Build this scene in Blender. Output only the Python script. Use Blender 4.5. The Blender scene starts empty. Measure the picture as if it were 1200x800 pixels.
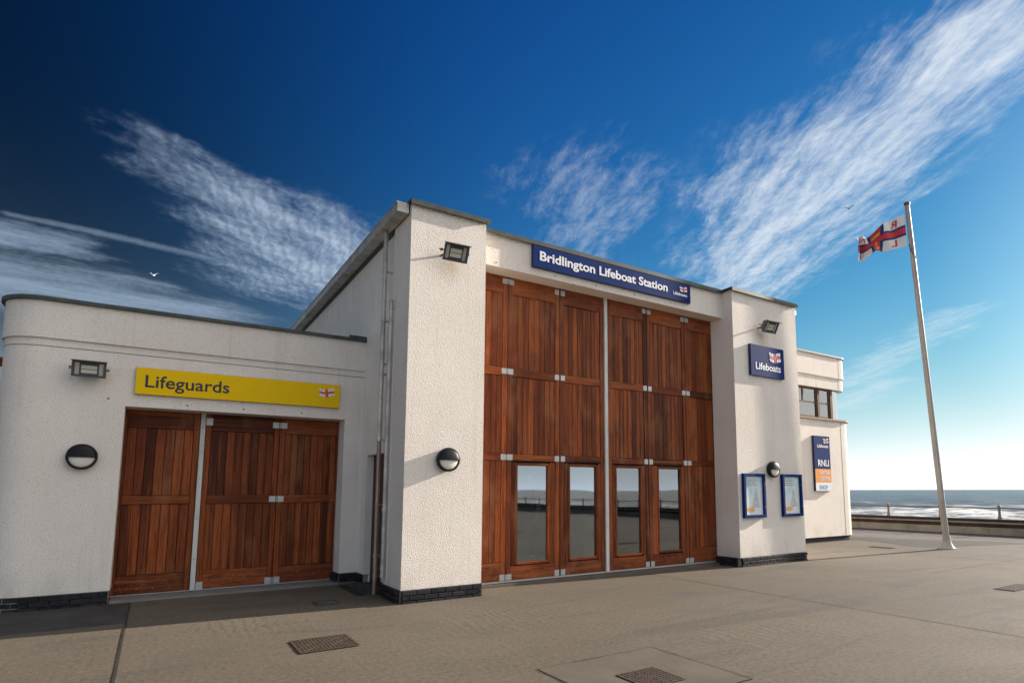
import bpy, bmesh, math, random
from mathutils import Vector, Matrix
R = math.radians
random.seed(7)
scn = bpy.context.scene
COL = scn.collection

# ------------------------------------------------------------------ camera
CAM_YAW, CAM_PITCH, CAM_ROLL = .5977, .1164, -.0017
cam = bpy.data.cameras.new('camera'); camo = bpy.data.objects.new('camera', cam); COL.objects.link(camo)
camo.location = (0, 0, 1.65)
cam.sensor_width = 36; cam.lens = 36 * 709.02 / 1200
cam.shift_x = -(666.71 - 600) / 1200; cam.shift_y = (491.04 - 400) / 1200
cam.clip_start = .05; cam.clip_end = 30000
_f = Vector((math.sin(CAM_YAW), math.cos(CAM_YAW), 0)); _r = Vector((math.cos(CAM_YAW), -math.sin(CAM_YAW), 0)); _u = Vector((0, 0, 1))
_w = _f * math.cos(CAM_PITCH) + _u * math.sin(CAM_PITCH); _up = -_f * math.sin(CAM_PITCH) + _u * math.cos(CAM_PITCH)
_r2 = _r * math.cos(CAM_ROLL) + _up * math.sin(CAM_ROLL); _u2 = -_r * math.sin(CAM_ROLL) + _up * math.cos(CAM_ROLL)
camo.rotation_euler = Matrix((_r2, _u2, -_w)).transposed().to_euler()
scn.camera = camo

# ------------------------------------------------------------------ node helpers
class G:
    def __init__(s, nt): s.nt = nt; s.L = nt.links
    def n(s, t, **k):
        n = s.nt.nodes.new(t)
        for a, b in k.items(): setattr(n, a, b)
        return n
    def put(s, sock, v):
        if isinstance(v, bpy.types.NodeSocket): s.L.new(v, sock)
        elif v is not None:
            if isinstance(v, (tuple, list)) and len(v) == 3 and sock.type == 'RGBA': v = (*v, 1)
            sock.default_value = v
    def m(s, op, a, b=None, c=None, clamp=False):
        n = s.n('ShaderNodeMath', operation=op, use_clamp=clamp)
        s.put(n.inputs[0], a); s.put(n.inputs[1], b)
        if c is not None: s.put(n.inputs[2], c)
        return n.outputs[0]
    def v(s, op, a, b=None, out=0):
        n = s.n('ShaderNodeVectorMath', operation=op); s.put(n.inputs[0], a); s.put(n.inputs[1], b)
        return n.outputs[out]
    def vs(s, a, k):
        n = s.n('ShaderNodeVectorMath', operation='SCALE'); s.put(n.inputs[0], a); s.put(n.inputs[3], k); return n.outputs[0]
    def comb(s, x, y, z=0.):
        n = s.n('ShaderNodeCombineXYZ'); s.put(n.inputs[0], x); s.put(n.inputs[1], y); s.put(n.inputs[2], z); return n.outputs[0]
    def sep(s, a):
        n = s.n('ShaderNodeSeparateXYZ'); s.put(n.inputs[0], a); return n.outputs
    def noise(s, vec, scale, detail=4., rough=.55, dist=0., out='Fac'):
        n = s.n('ShaderNodeTexNoise'); s.put(n.inputs['Vector'], vec); s.put(n.inputs['Scale'], scale)
        n.inputs['Detail'].default_value = detail; n.inputs['Roughness'].default_value = rough; n.inputs['Distortion'].default_value = dist
        return n.outputs[out]
    def step(s, x, lo, hi, a=0., b=1.):
        n = s.n('ShaderNodeMapRange', interpolation_type='SMOOTHSTEP'); s.put(n.inputs[0], x)
        for i, q in enumerate((lo, hi, a, b)): s.put(n.inputs[1 + i], q)
        return n.outputs[0]
    def lin(s, x, lo, hi, a=0., b=1.):
        n = s.n('ShaderNodeMapRange'); s.put(n.inputs[0], x)
        for i, q in enumerate((lo, hi, a, b)): s.put(n.inputs[1 + i], q)
        return n.outputs[0]
    def mix(s, f, a, b, mode='MIX'):
        n = s.n('ShaderNodeMix', data_type='RGBA', blend_type=mode); s.put(n.inputs[0], f); s.put(n.inputs[6], a); s.put(n.inputs[7], b); return n.outputs[2]
    def bump(s, h, st, d, nrm=None):
        n = s.n('ShaderNodeBump'); s.put(n.inputs['Height'], h); n.inputs['Strength'].default_value = st; n.inputs['Distance'].default_value = d
        if nrm is not None: s.put(n.inputs['Normal'], nrm)
        return n.outputs[0]
    def pos(s): return s.n('ShaderNodeNewGeometry').outputs['Position']
    def obj(s): return s.n('ShaderNodeTexCoord').outputs['Object']
    def rnd(s): return s.n('ShaderNodeObjectInfo').outputs['Random']
    def scl(s, vec, sc): return s.v('MULTIPLY', vec, sc)

# ------------------------------------------------------------------ sun, sky, exposure
SUN_AZ, SUN_EL = R(6.2), R(20.3)          # azimuth in front of the facade plane, elevation
SUND = Vector((math.cos(SUN_EL) * math.cos(SUN_AZ), -math.cos(SUN_EL) * math.sin(SUN_AZ), math.sin(SUN_EL)))
sl = bpy.data.lights.new('sun', 'SUN'); sl.energy = 3.6; sl.angle = R(.53); sl.color = (1, .90, .78)
slo = bpy.data.objects.new('sun', sl); COL.objects.link(slo); slo.location = (60, -8, 30)
slo.rotation_euler = SUND.to_track_quat('Z', 'Y').to_euler()
scn.view_settings.view_transform = 'Standard'; scn.view_settings.look = 'None'
scn.view_settings.gamma = 1; scn.view_settings.use_curve_mapping = False
scn.view_settings.exposure = 1.48

world = bpy.data.worlds.new('World'); scn.world = world; world.use_nodes = True
def build_world():
    nt = world.node_tree; nt.nodes.clear(); g = G(nt)
    sky = g.n('ShaderNodeTexSky', sky_type='NISHITA', sun_disc=False)
    sky.sun_elevation = SUN_EL; sky.sun_rotation = math.pi / 2 + SUN_AZ
    sky.altitude = 0; sky.air_density = 1.0; sky.dust_density = .1; sky.ozone_density = 4.
    d = g.n('ShaderNodeTexCoord').outputs['Generated']
    dx, dy, dz = g.sep(d); cs = g.v('DOT_PRODUCT', d, tuple(SUND), 1)
    # deep, polarised blue: a steeper response per channel with a soft shoulder
    sc = g.n('ShaderNodeSeparateColor'); g.put(sc.inputs[0], g.vs(sky.outputs[0], .1)); ch = []
    for i, (A, p_) in enumerate(((1.5, 2.5), (.96, 1.86), (.62, 1.42))):
        y = g.m('MULTIPLY', g.m('POWER', sc.outputs[i], p_), A); ch.append(g.m('DIVIDE', g.m('MULTIPLY', y, 5.2), g.m('ADD', y, .50)))
    skyc = g.vs(g.comb(*ch), g.step(cs, -.15, .55, .17, 1.2))
    # low sea haze; unseen side away from the sun boosted as added fill
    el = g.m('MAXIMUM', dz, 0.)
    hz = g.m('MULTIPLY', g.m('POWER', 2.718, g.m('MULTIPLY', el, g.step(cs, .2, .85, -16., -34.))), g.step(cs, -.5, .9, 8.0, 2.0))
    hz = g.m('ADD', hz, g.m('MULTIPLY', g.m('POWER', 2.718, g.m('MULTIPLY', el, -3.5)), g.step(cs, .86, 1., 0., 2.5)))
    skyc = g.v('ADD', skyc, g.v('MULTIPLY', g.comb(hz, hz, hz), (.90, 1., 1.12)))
    # towards the horizon the colour washes out
    lum = g.v('DOT_PRODUCT', skyc, (.25, .55, .2), 1)
    skyc = g.mix(g.m('MULTIPLY', g.m('POWER', 2.718, g.m('MULTIPLY', el, -8.)), .95), skyc, g.v('MULTIPLY', g.comb(lum, lum, lum), (.90, 1., 1.13)))
    # cloud sheet coordinates: where the ray meets a level sheet overhead
    zz = g.m('MAXIMUM', dz, .03)
    p = g.comb(g.m('DIVIDE', dx, zz), g.m('DIVIDE', dy, zz))
    w1 = g.n('ShaderNodeTexNoise'); g.put(w1.inputs['Vector'], p); w1.inputs['Scale'].default_value = 3.; w1.inputs['Detail'].default_value = 4; w1.inputs['Roughness'].default_value = .6
    wv = g.v('SUBTRACT', w1.outputs['Color'], (.5, .5, .5))
    pw = g.v('ADD', p, g.vs(wv, .42)); ps = g.v('ADD', p, g.vs(wv, .075))
    def seg(a, b, ra, rb, q=None):
        q = pw if q is None else q
        ab = (b[0] - a[0], b[1] - a[1], 0); L2 = ab[0] ** 2 + ab[1] ** 2
        pa = g.v('SUBTRACT', q, (a[0], a[1], 0))
        h = g.m('DIVIDE', g.v('DOT_PRODUCT', pa, ab, 1), L2, clamp=True)
        dist = g.v('LENGTH', g.v('SUBTRACT', pa, g.vs(ab, h)), out=1)
        r = g.m('ADD', ra, g.m('MULTIPLY', h, rb - ra))
        return g.step(g.m('DIVIDE', dist, r), 0., 1., 1., 0.)
    def nz(al, fa, fc, det=5, rough=.62):
        l = math.hypot(*al); ax, ay = al[0] / l, al[1] / l
        s = g.m('MULTIPLY', g.v('DOT_PRODUCT', ps, (ax, ay, 0), 1), fa)
        t = g.m('MULTIPLY', g.v('DOT_PRODUCT', ps, (-ay, ax, 0), 1), fc)
        return g.noise(g.comb(s, t, al[0]), 1., det, rough)
    def mx(*a):
        r = a[0]
        for q in a[1:]: r = g.m('MAXIMUM', r, q)
        return r
    fine = g.noise(g.v('MULTIPLY', ps, (1., .6, 1.)), 34, 3, .6)
    nA = nz((.62, 1.), 3.0, 14, 6, .69); nB = nz((.35, 1.), 4.4, 16, 5, .68); nC = nz((.8, .62), 3.0, 7, 6, .70); nD = nz((1., .18), 1.3, 6, 6, .66)
    def dens(mask, n, k, gain, thr=.5):          # soft cover that breaks into streaks where the mask thins
        x = g.m('ADD', g.m('MULTIPLY', mask, k), g.m('MULTIPLY', g.m('SUBTRACT', n, thr), gain))
        x = g.m('ADD', x, g.m('MULTIPLY', g.m('SUBTRACT', fine, .5), .5))
        return g.m('MULTIPLY', g.step(x, -.2, 1.5), g.step(mask, 0., .35))
    mA = mx(seg((2.50, 2.12), (1.76, 1.18), .36, .60), seg((1.76, 1.18), (1.38, .30), .60, .28))
    dA = dens(mA, nA, .80, 2.2, .55)
    mB = mx(seg((1.42, 1.98), (1.13, 1.52), .30, .40), g.m('MULTIPLY', seg((1.02, 1.75), (1.10, 1.75), .2, .2), .6))
    dB = g.m('MULTIPLY', dens(mB, nB, .45, 2.1, .56), .62)
    rip = g.n('ShaderNodeTexWave', wave_type='BANDS', bands_direction='DIAGONAL'); g.put(rip.inputs['Vector'], g.v('MULTIPLY', ps, (1.15, -.32, 0)))
    rip.inputs['Scale'].default_value = 12.; rip.inputs['Distortion'].default_value = 6.; rip.inputs['Detail'].default_value = 2; rip.inputs['Detail Scale'].default_value = 2.
    mC = mx(g.m('MULTIPLY', seg((-.14, 2.0), (.36, 2.46), .12, .50), g.step(g.sep(pw)[0], -.2, .2, .45, 1.)), seg((.36, 2.46), (.64, 2.90), .50, .86))
    dC = g.m('MULTIPLY', dens(mC, nC, .86, 2.2, .53), g.lin(rip.outputs['Fac'], 0, 1, .74, 1.10))
    mD = mx(seg((-.80, 3.85), (.14, 3.95), 1.0, .55), seg((-.80, 3.05), (-.35, 3.10), .34, .26))
    dD = g.m('MULTIPLY', dens(mD, nD, .95, 1.6, .50), .8)
    mE = mx(seg((-.50, 2.87), (.45, 3.01), .05, .09, ps), seg((.25, 3.02), (.66, 3.10), .06, .30))
    dE = g.m('MULTIPLY', dens(mE, nD, .75, .9, .5), .62)
    mF = mx(seg((5.4, 3.2), (3.75, 1.5), .45, .25), seg((6.8, 4.2), (5.6, 2.9), .6, .3))
    dF = g.m('MULTIPLY', dens(mF, nA, .55, 1.6, .52), .7)
    # cirrus veil behind the viewer: mirrored in door glass, spread and brightened as fill
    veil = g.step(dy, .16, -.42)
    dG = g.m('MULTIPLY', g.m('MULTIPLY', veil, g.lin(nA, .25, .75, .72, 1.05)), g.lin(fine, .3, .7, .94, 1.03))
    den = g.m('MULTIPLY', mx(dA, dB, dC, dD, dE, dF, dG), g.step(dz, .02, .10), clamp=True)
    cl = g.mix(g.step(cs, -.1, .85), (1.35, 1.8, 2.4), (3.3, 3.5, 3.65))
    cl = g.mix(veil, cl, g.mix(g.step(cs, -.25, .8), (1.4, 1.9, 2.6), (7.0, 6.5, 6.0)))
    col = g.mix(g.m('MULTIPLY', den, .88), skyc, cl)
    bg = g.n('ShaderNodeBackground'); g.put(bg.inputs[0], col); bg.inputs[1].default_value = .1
    out = g.n('ShaderNodeOutputWorld'); nt.links.new(bg.outputs[0], out.inputs[0])
    world.cycles.sampling_method = 'MANUAL'; world.cycles.sample_map_resolution = 512
build_world()

# ------------------------------------------------------------------ materials
MAT = {}
def mat(name, fn=None, color=(.5, .5, .5), rough=.6, metal=0., spec=.5):
    if name in MAT: return MAT[name]
    m = bpy.data.materials.new(name); m.use_nodes = True; nt = m.node_tree; g = G(nt)
    b = nt.nodes['Principled BSDF']
    b.inputs['Base Color'].default_value = (*color, 1); b.inputs['Roughness'].default_value = rough
    b.inputs['Metallic'].default_value = metal; b.inputs['Specular IOR Level'].default_value = spec
    if fn: fn(g, b)
    MAT[name] = m; return m

def m_render(g, b):
    p = g.pos(); ps = g.sep(p)
    big = g.noise(p, .7, 5, .6)
    col = g.mix(g.step(big, .35, .7), (.835, .765, .69), (.775, .705, .63))
    # thin rain streaks and soot, running down
    st = g.noise(g.scl(p, (7, 7, .35)), 1., 4, .6)
    col = g.mix(g.m('MULTIPLY', g.step(st, .52, .80), .22), col, (.46, .39, .31))
    dr = g.noise(g.v('ADD', g.scl(p, (16, 16, .22)), (9.1, 3.3, 0)), 1., 3, .6)
    col = g.mix(g.m('MULTIPLY', g.step(dr, .62, .78), .20), col, (.36, .30, .23))
    spk = g.noise(p, 52, 2, .55)
    col = g.mix(g.m('MULTIPLY', g.step(spk, .57, .70), .42), col, (.36, .33, .29))
    # green-grey splash dirt close to the ground
    low = g.m('MULTIPLY', g.step(ps[2], .7, .15), g.step(g.noise(g.scl(p, (3, 3, 1.2)), 1., 4), .4, .7))
    col = g.mix(g.m('MULTIPLY', low, .35), col, (.40, .37, .31))
    # rust under the two lamps on the piers
    for cx in (3.74, 11.62):
        dx = g.m('DIVIDE', g.m('SUBTRACT', ps[0], cx), .22); dz = g.m('DIVIDE', g.m('SUBTRACT', ps[2], 5.17), .30)
        r = g.m('SQRT', g.m('ADD', g.m('MULTIPLY', dx, dx), g.m('MULTIPLY', dz, dz)))
        k = g.m('MULTIPLY', g.step(r, 1., .05), g.m('MULTIPLY', g.step(ps[1], 8.95, 8.92), g.lin(g.noise(g.scl(p, (14, 14, 3)), 1., 4), .3, .7, .05, .5)), clamp=True)
        col = g.mix(k, col, (.62, .34, .12))
    g.put(b.inputs['Base Color'], col)
    vor = g.n('ShaderNodeTexVoronoi'); g.put(vor.inputs['Vector'], p); vor.inputs['Scale'].default_value = 68
    h = g.m('ADD', g.m('MULTIPLY', g.noise(p, 58, 4, .7), 1.0), g.m('MULTIPLY', vor.outputs['Distance'], -.6))
    g.put(b.inputs['Normal'], g.bump(h, .5, .02))
    b.inputs['Roughness'].default_value = .92; b.inputs['Specular IOR Level'].default_value = .15
M_RENDER = mat('rough_render', m_render)

def m_smooth(g, b):
    p = g.pos()
    col = g.mix(g.step(g.noise(p, 2.2, 5, .6), .3, .7), (.835, .765, .69), (.775, .705, .63))
    col = g.mix(g.m('MULTIPLY', g.step(g.noise(g.scl(p, (6, 6, .8)), 1., 4), .55, .8), .3), col, (.42, .37, .30))
    g.put(b.inputs['Base Color'], col); g.put(b.inputs['Normal'], g.bump(g.noise(p, 60, 4, .65), .3, .012))
    b.inputs['Roughness'].default_value = .9; b.inputs['Specular IOR Level'].default_value = .15
M_SMOOTH = mat('smooth_render', m_smooth)

def m_concrete(g, b):
    p = g.pos(); ps = g.sep(p)
    big = g.noise(p, .16, 6, .6); mid = g.noise(p, 1.1, 5, .6, .6)
    col = g.mix(g.step(big, .3, .72), (.108, .088, .064), (.162, .134, .100))
    col = g.mix(g.m('MULTIPLY', g.step(mid, .45, .75), .5), col, (.095, .082, .068))
    # brushed tamping ripples and drag marks
    br = g.noise(g.scl(p, (1.2, 9, 1)), 1., 4, .6, .8)
    col = g.mix(g.m('MULTIPLY', g.step(br, .5, .75), .30), col, (.088, .075, .060))
    tr = g.noise(g.v('ADD', g.scl(p, (.22, 1.3, 1)), (3.1, 7.7, 0)), 1., 3, .5, 1.2)
    col = g.mix(g.m('MULTIPLY', g.step(tr, .54, .68), .6), col, (.078, .070, .062))
    wv = g.n('ShaderNodeTexWave', wave_type='BANDS', bands_direction='X'); g.put(wv.inputs['Vector'], g.v('ADD', g.scl(p, (1, .35, 1)), g.vs(g.comb(mid, mid, 0.), .5))); wv.inputs['Scale'].default_value = 2.6; wv.inputs['Distortion'].default_value = 3.; wv.inputs['Detail'].default_value = 3
    col = g.mix(g.m('MULTIPLY', g.m('MULTIPLY', g.step(wv.outputs['Fac'], .5, .95), g.step(g.noise(p, .33, 3), .48, .62)), .42), col, (.074, .062, .048))
    spk = g.noise(p, 55, 2, .6)
    col = g.mix(g.m('MULTIPLY', g.step(spk, .60, .74), .4), col, (.06, .054, .048))
    col = g.mix(g.m('MULTIPLY', g.step(spk, .36, .24), .3), col, (.26, .24, .21))
    gr2 = g.noise(p, 21, 5, .72)
    col = g.mix(g.m('MULTIPLY', g.step(gr2, .50, .66), .75), col, (.062, .053, .043))
    col = g.mix(g.m('MULTIPLY', g.step(gr2, .47, .32), .5), col, (.21, .185, .15))
    st = g.n('ShaderNodeTexVoronoi'); g.put(st.inputs['Vector'], g.scl(p, (1.1, 1.1, 1))); st.inputs['Scale'].default_value = 1.
    col = g.mix(g.m('MULTIPLY', g.step(st.outputs['Distance'], .045, .02), .6), col, (.05, .045, .04))
    # worn dark tarmac towards the promenade wall
    wob = g.m('MULTIPLY', g.m('SUBTRACT', g.noise(p, .35, 4), .5), 2.2)
    far = g.m('MULTIPLY', g.step(g.m('ADD', ps[0], wob), 21.9, 22.4), 1.)
    col = g.mix(g.m('MULTIPLY', far, .45), col, (.075, .078, .085))
    g.put(b.inputs['Base Color'], col)
    h = g.m('ADD', g.m('ADD', g.m('MULTIPLY', g.noise(p, 70, 3, .6), .5), g.m('MULTIPLY', br, .45)), g.m('ADD', g.m('MULTIPLY', gr2, .35), g.m('MULTIPLY', wv.outputs['Fac'], .06)))
    g.put(b.inputs['Normal'], g.bump(h, .5, .011))
    g.put(b.inputs['Roughness'], g.lin(mid, .3, .7, .7, .9)); b.inputs['Specular IOR Level'].default_value = .25
M_CONC = mat('concrete', m_concrete)
def m_slab(c0, c1):
    def fn(g, b):
        p = g.pos()
        col = g.mix(g.step(g.noise(p, 1.6, 6, .65, .5), .3, .7), c0, c1)
        col = g.mix(g.m('MULTIPLY', g.step(g.noise(p, 55, 2, .6), .58, .74), .4), col, tuple(.5 * x for x in c0))
        g.put(b.inputs['Base Color'], col); g.put(b.inputs['Normal'], g.bump(g.noise(p, 70, 3), .4, .008)); b.inputs['Roughness'].default_value = .88; b.inputs['Specular IOR Level'].default_value = .2
    return fn
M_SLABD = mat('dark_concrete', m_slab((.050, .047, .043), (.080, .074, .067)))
M_SLABG = mat('grey_concrete', m_slab((.105, .090, .070), (.138, .118, .092)))
M_SILL = mat('sill_concrete', m_slab((.17, .165, .155), (.23, .22, .20)))
M_JOINT = mat('joint_sealant', color=(.022, .020, .018), rough=.8)
M_EDGE = mat('soil_edge', color=(.09, .08, .07), rough=.95)

def wood(axis):
    def fn(g, b):
        o = g.obj(); r = g.rnd()
        off = g.comb(g.m('MULTIPLY', r, 17.), g.m('MULTIPLY', r, 31.), g.m('MULTIPLY', r, 53.))
        sc = (62, 62, 1.9) if axis == 'z' else (1.9, 62, 62)
        q = g.v('ADD', g.scl(o, sc), off)
        gr = g.noise(q, 1., 6, .65, 1.2)
        q2 = g.v('ADD', g.scl(o, tuple(.22 * x for x in sc)), off)
        fl = g.noise(q2, 1., 3, .6, .6)
        base = g.mix(g.step(r, .0, 1.), (.165, .035, .0105), (.350, .088, .0230))
        base = g.mix(g.step(g.m('FRACT', g.m('MULTIPLY', r, 7.31)), .72, .95), base, (.070, .0160, .0065))
        base = g.mix(g.m('MULTIPLY', g.step(gr, .42, .66), .78), base, (.048, .013, .006))
        base = g.mix(g.m('MULTIPLY', g.step(fl, .48, .72), .6), base, (.40, .115, .024))
        base = g.mix(g.m('MULTIPLY', g.step(g.noise(g.pos(), 1.3, 4, .6), .5, .72), .4), base, (.07, .019, .009))
        sk = g.noise(g.scl(g.pos(), (11, 11, .5) if axis == 'z' else (1.2, 9, 9)), 1., 5, .7, .4)
        base = g.mix(g.m('MULTIPLY', g.step(sk, .50, .70), .72), base, (.040, .0095, .0045))
        base = g.mix(g.m('MULTIPLY', g.step(sk, .42, .26), .35), base, (.36, .115, .038))
        wz = g.sep(g.pos())[2]
        base = g.mix(g.m('MULTIPLY', g.m('MULTIPLY', g.step(wz, .55, .12), g.step(g.noise(g.pos(), 26, 4, .7), .60, .70)), .55), base, (.40, .33, .26))
        base = g.mix(g.m('MULTIPLY', g.step(g.noise(g.scl(g.pos(), (2.2, 2.2, .9)), 1., 4, .6), .50, .70), .45), base, (.30, .125, .055))
        g.put(b.inputs['Base Color'], base); g.put(b.inputs['Normal'], g.bump(gr, .3, .005))
        g.put(b.inputs['Roughness'], g.lin(gr, .3, .7, .42, .62)); b.inputs['Specular IOR Level'].default_value = .16
    return fn
M_WOODV = mat('varnished_hardwood', wood('z')); M_WOODH = mat('varnished_hardwood_rail', wood('x'))
M_BACK = mat('door_backing', color=(.012, .006, .004), rough=.9)
M_FRAMEW = mat('brown_timber', color=(.085, .040, .018), rough=.5, spec=.2)

def m_brick(g, b):
    r = g.rnd(); p = g.pos()
    col = g.mix(r, (.010, .010, .014), (.028, .027, .031))
    col = g.mix(g.m('MULTIPLY', g.step(g.noise(p, 18, 4), .5, .75), .4), col, (.07, .06, .055))
    g.put(b.inputs['Base Color'], col); g.put(b.inputs['Normal'], g.bump(g.noise(p, 60, 3), .3, .004)); b.inputs['Roughness'].default_value = .6; b.inputs['Specular IOR Level'].default_value = .2
M_BRICK = mat('engineering_brick', m_brick)
def m_mortar(g, b):
    g.put(b.inputs['Base Color'], g.mix(g.noise(g.pos(), 40, 3), (.20, .185, .16), (.34, .31, .27))); b.inputs['Roughness'].default_value = .95
M_MORTAR = mat('mortar', m_mortar)
def m_zinc(g, b):
    p = g.pos(); n = g.noise(g.scl(p, (4, 4, 4)), 1., 5, .6)
    g.put(b.inputs['Base Color'], g.mix(g.step(n, .3, .7), (.58, .56, .52), (.38, .36, .33))); b.inputs['Metallic'].default_value = .35
    g.put(b.inputs['Roughness'], g.lin(n, .3, .7, .32, .55))
M_ZINC = mat('zinc_gutter', m_zinc)
def m_cop(g, b):
    p = g.pos(); n = g.noise(p, 5, 5, .6)
    col = g.mix(g.step(n, .35, .7), (.028, .036, .032), (.060, .070, .060))
    col = g.mix(g.m('MULTIPLY', g.step(g.noise(p, 14, 4), .62, .75), .5), col, (.16, .15, .09))
    g.put(b.inputs['Base Color'], col); b.inputs['Roughness'].default_value = .5
M_COPING = mat('coping_metal', m_cop)
def m_copper(g, b):
    p = g.pos(); n = g.noise(g.scl(p, (9, 9, 2)), 1., 4)
    g.put(b.inputs['Base Color'], g.mix(g.step(n, .3, .7), (.42, .29, .22), (.28, .20, .16))); b.inputs['Metallic'].default_value = .6; b.inputs['Roughness'].default_value = .42
M_COPPER = mat('aged_copper_pipe', m_copper)
M_ALU = mat('galvanised_plate', lambda g, b: (g.put(b.inputs['Base Color'], g.mix(g.noise(g.pos(), 30, 4), (.34, .34, .335), (.55, .55, .54))),), rough=.45, metal=.55)
M_WHITE = mat('white_paint', lambda g, b: (g.put(b.inputs['Base Color'], g.mix(g.step(g.noise(g.scl(g.pos(), (6, 6, 2)), 1., 5), .4, .75), (.62, .61, .58), (.44, .43, .40))),), rough=.55)
M_WPLAS = mat('white_letter', color=(.80, .80, .80), rough=.4)
def m_navy(g, b):
    n = g.noise(g.pos(), 3, 4)
    g.put(b.inputs['Base Color'], g.mix(n, (.0030, .022, .120), (.005, .031, .155))); b.inputs['Roughness'].default_value = .6; b.inputs['Specular IOR Level'].default_value = .06
M_NAVY = mat('navy_sign', m_navy)
M_NAVYD = mat('navy_edge', color=(.003, .012, .05), rough=.4)
M_YELLOW = mat('yellow_sign', lambda g, b: (g.put(b.inputs['Base Color'], g.mix(g.noise(g.pos(), 2, 4), (.86, .55, .003), (.80, .50, .003))),), rough=.5, spec=.1)
M_YEDGE = mat('yellow_edge', color=(.42, .26, .03), rough=.5)
M_BLKLET = mat('dark_lettering', color=(.006, .010, .020), rough=.4)
M_RED = mat('red_print', color=(.62, .035, .05), rough=.5); M_BLUEP = mat('blue_print', color=(.006, .03, .16), rough=.5)
M_ORANGE = mat('orange_sign', color=(.78, .27, .015), rough=.45); M_LBLUE = mat('light_blue_letter', color=(.10, .35, .62), rough=.4)
M_BLACK = mat('black_plastic', color=(.007, .007, .008), rough=.42, spec=.25)
M_LENS = mat('lamp_lens', color=(.74, .71, .62), rough=.25)
M_GREY = mat('lamp_grey', color=(.085, .092, .095), rough=.45, metal=.2)
M_RUST = mat('rusty_bracket', lambda g, b: (g.put(b.inputs['Base Color'], g.mix(g.step(g.noise(g.pos(), 30, 3), .4, .6), (.30, .28, .24), (.24, .10, .035))),), rough=.7)
M_REFL = mat('lamp_reflector', color=(.55, .57, .58), rough=.3, metal=.5)
M_LED = mat('lamp_cell', color=(.62, .60, .50), rough=.5)
M_DARK = mat('dark_interior', color=(.02, .02, .022), rough=.9)
M_INT = mat('interior_grey', color=(.10, .11, .12), rough=.9)
M_IRON = mat('cast_iron', lambda g, b: (g.put(b.inputs['Base Color'], g.mix(g.step(g.noise(g.pos(), 20, 4), .35, .7), (.050, .034, .024), (.12, .075, .045))),), rough=.7, metal=.2)
M_PITSHADE = mat('drain_pit_shade', color=(.006, .005, .005), rough=.95)  # near black: the shade inside the drains is put into this colour
M_POLE = mat('pole_paint', lambda g, b: (g.put(b.inputs['Base Color'], g.mix(g.step(g.noise(g.scl(g.pos(), (.5, .5, 1.2)), 1., 4), .35, .7), (.40, .37, .33), (.32, .30, .27))),), rough=.5)
def glass(name, tint, refl):
    m = bpy.data.materials.new(name); m.use_nodes = True; nt = m.node_tree; nt.nodes.clear(); g = G(nt)
    gl = g.n('ShaderNodeBsdfGlossy'); gl.inputs['Roughness'].default_value = .02; gl.inputs['Color'].default_value = (.93, .97, 1, 1)
    g.put(gl.inputs['Normal'], g.bump(g.noise(g.scl(g.pos(), (1, 1, 1)), 1.1, 1), .05, .02))
    tr = g.n('ShaderNodeBsdfTransparent'); tr.inputs[0].default_value = (*tint, 1)
    fr = g.n('ShaderNodeFresnel'); fr.inputs[0].default_value = 1.6
    mx = g.n('ShaderNodeMixShader'); g.put(mx.inputs[0], g.m('ADD', fr.outputs[0], refl, clamp=True)); nt.links.new(tr.outputs[0], mx.inputs[1]); nt.links.new(gl.outputs[0], mx.inputs[2])
    o = g.n('ShaderNodeOutputMaterial'); nt.links.new(mx.outputs[0], o.inputs[0]); return m
M_GLASS = glass('door_glass', (.62, .70, .72), .20)
M_GLASSW = glass('window_glass', (.75, .82, .85), .18)
M_GLASSG = glass('green_glass', (.35, .62, .60), .34)
def m_sea(g, b):
    p = g.pos(); s = g.sep(p)
    n = g.noise(g.scl(p, (.07, .045, 0)), 1., 8, .72)
    col = g.mix(g.step(n, .35, .65), (.048, .055, .062), (.150, .155, .155))
    sh = g.step(s[0], 330, 120)
    rows = g.noise(g.v('ADD', g.scl(p, (.040, .022, 0)), (4.4, 0, 0)), 1., 7, .66, .8)
    fo = g.m('MULTIPLY', g.step(rows, g.lin(sh, 0, 1, .72, .45), g.lin(sh, 0, 1, .80, .62)), g.step(g.noise(g.scl(p, (.35, .25, 0)), 1., 5, .7), .32, .56))
    cap = g.step(g.noise(g.scl(p, (.05, .03, 0)), 1., 6, .75), .60, .68)
    fo = g.m('MAXIMUM', fo, g.m('MULTIPLY', cap, .55))
    g.put(b.inputs['Base Color'], g.mix(fo, col, (.80, .81, .80)))
    g.put(b.inputs['Roughness'], g.lin(fo, 0, 1, .32, .8))
    h = g.noise(g.scl(p, (.30, .11, 0)), 1., 7, .65)
    g.put(b.inputs['Normal'], g.bump(h, 1., 1.2)); b.inputs['Specular IOR Level'].default_value = .4
M_SEA = mat('sea_water', m_sea)
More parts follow.
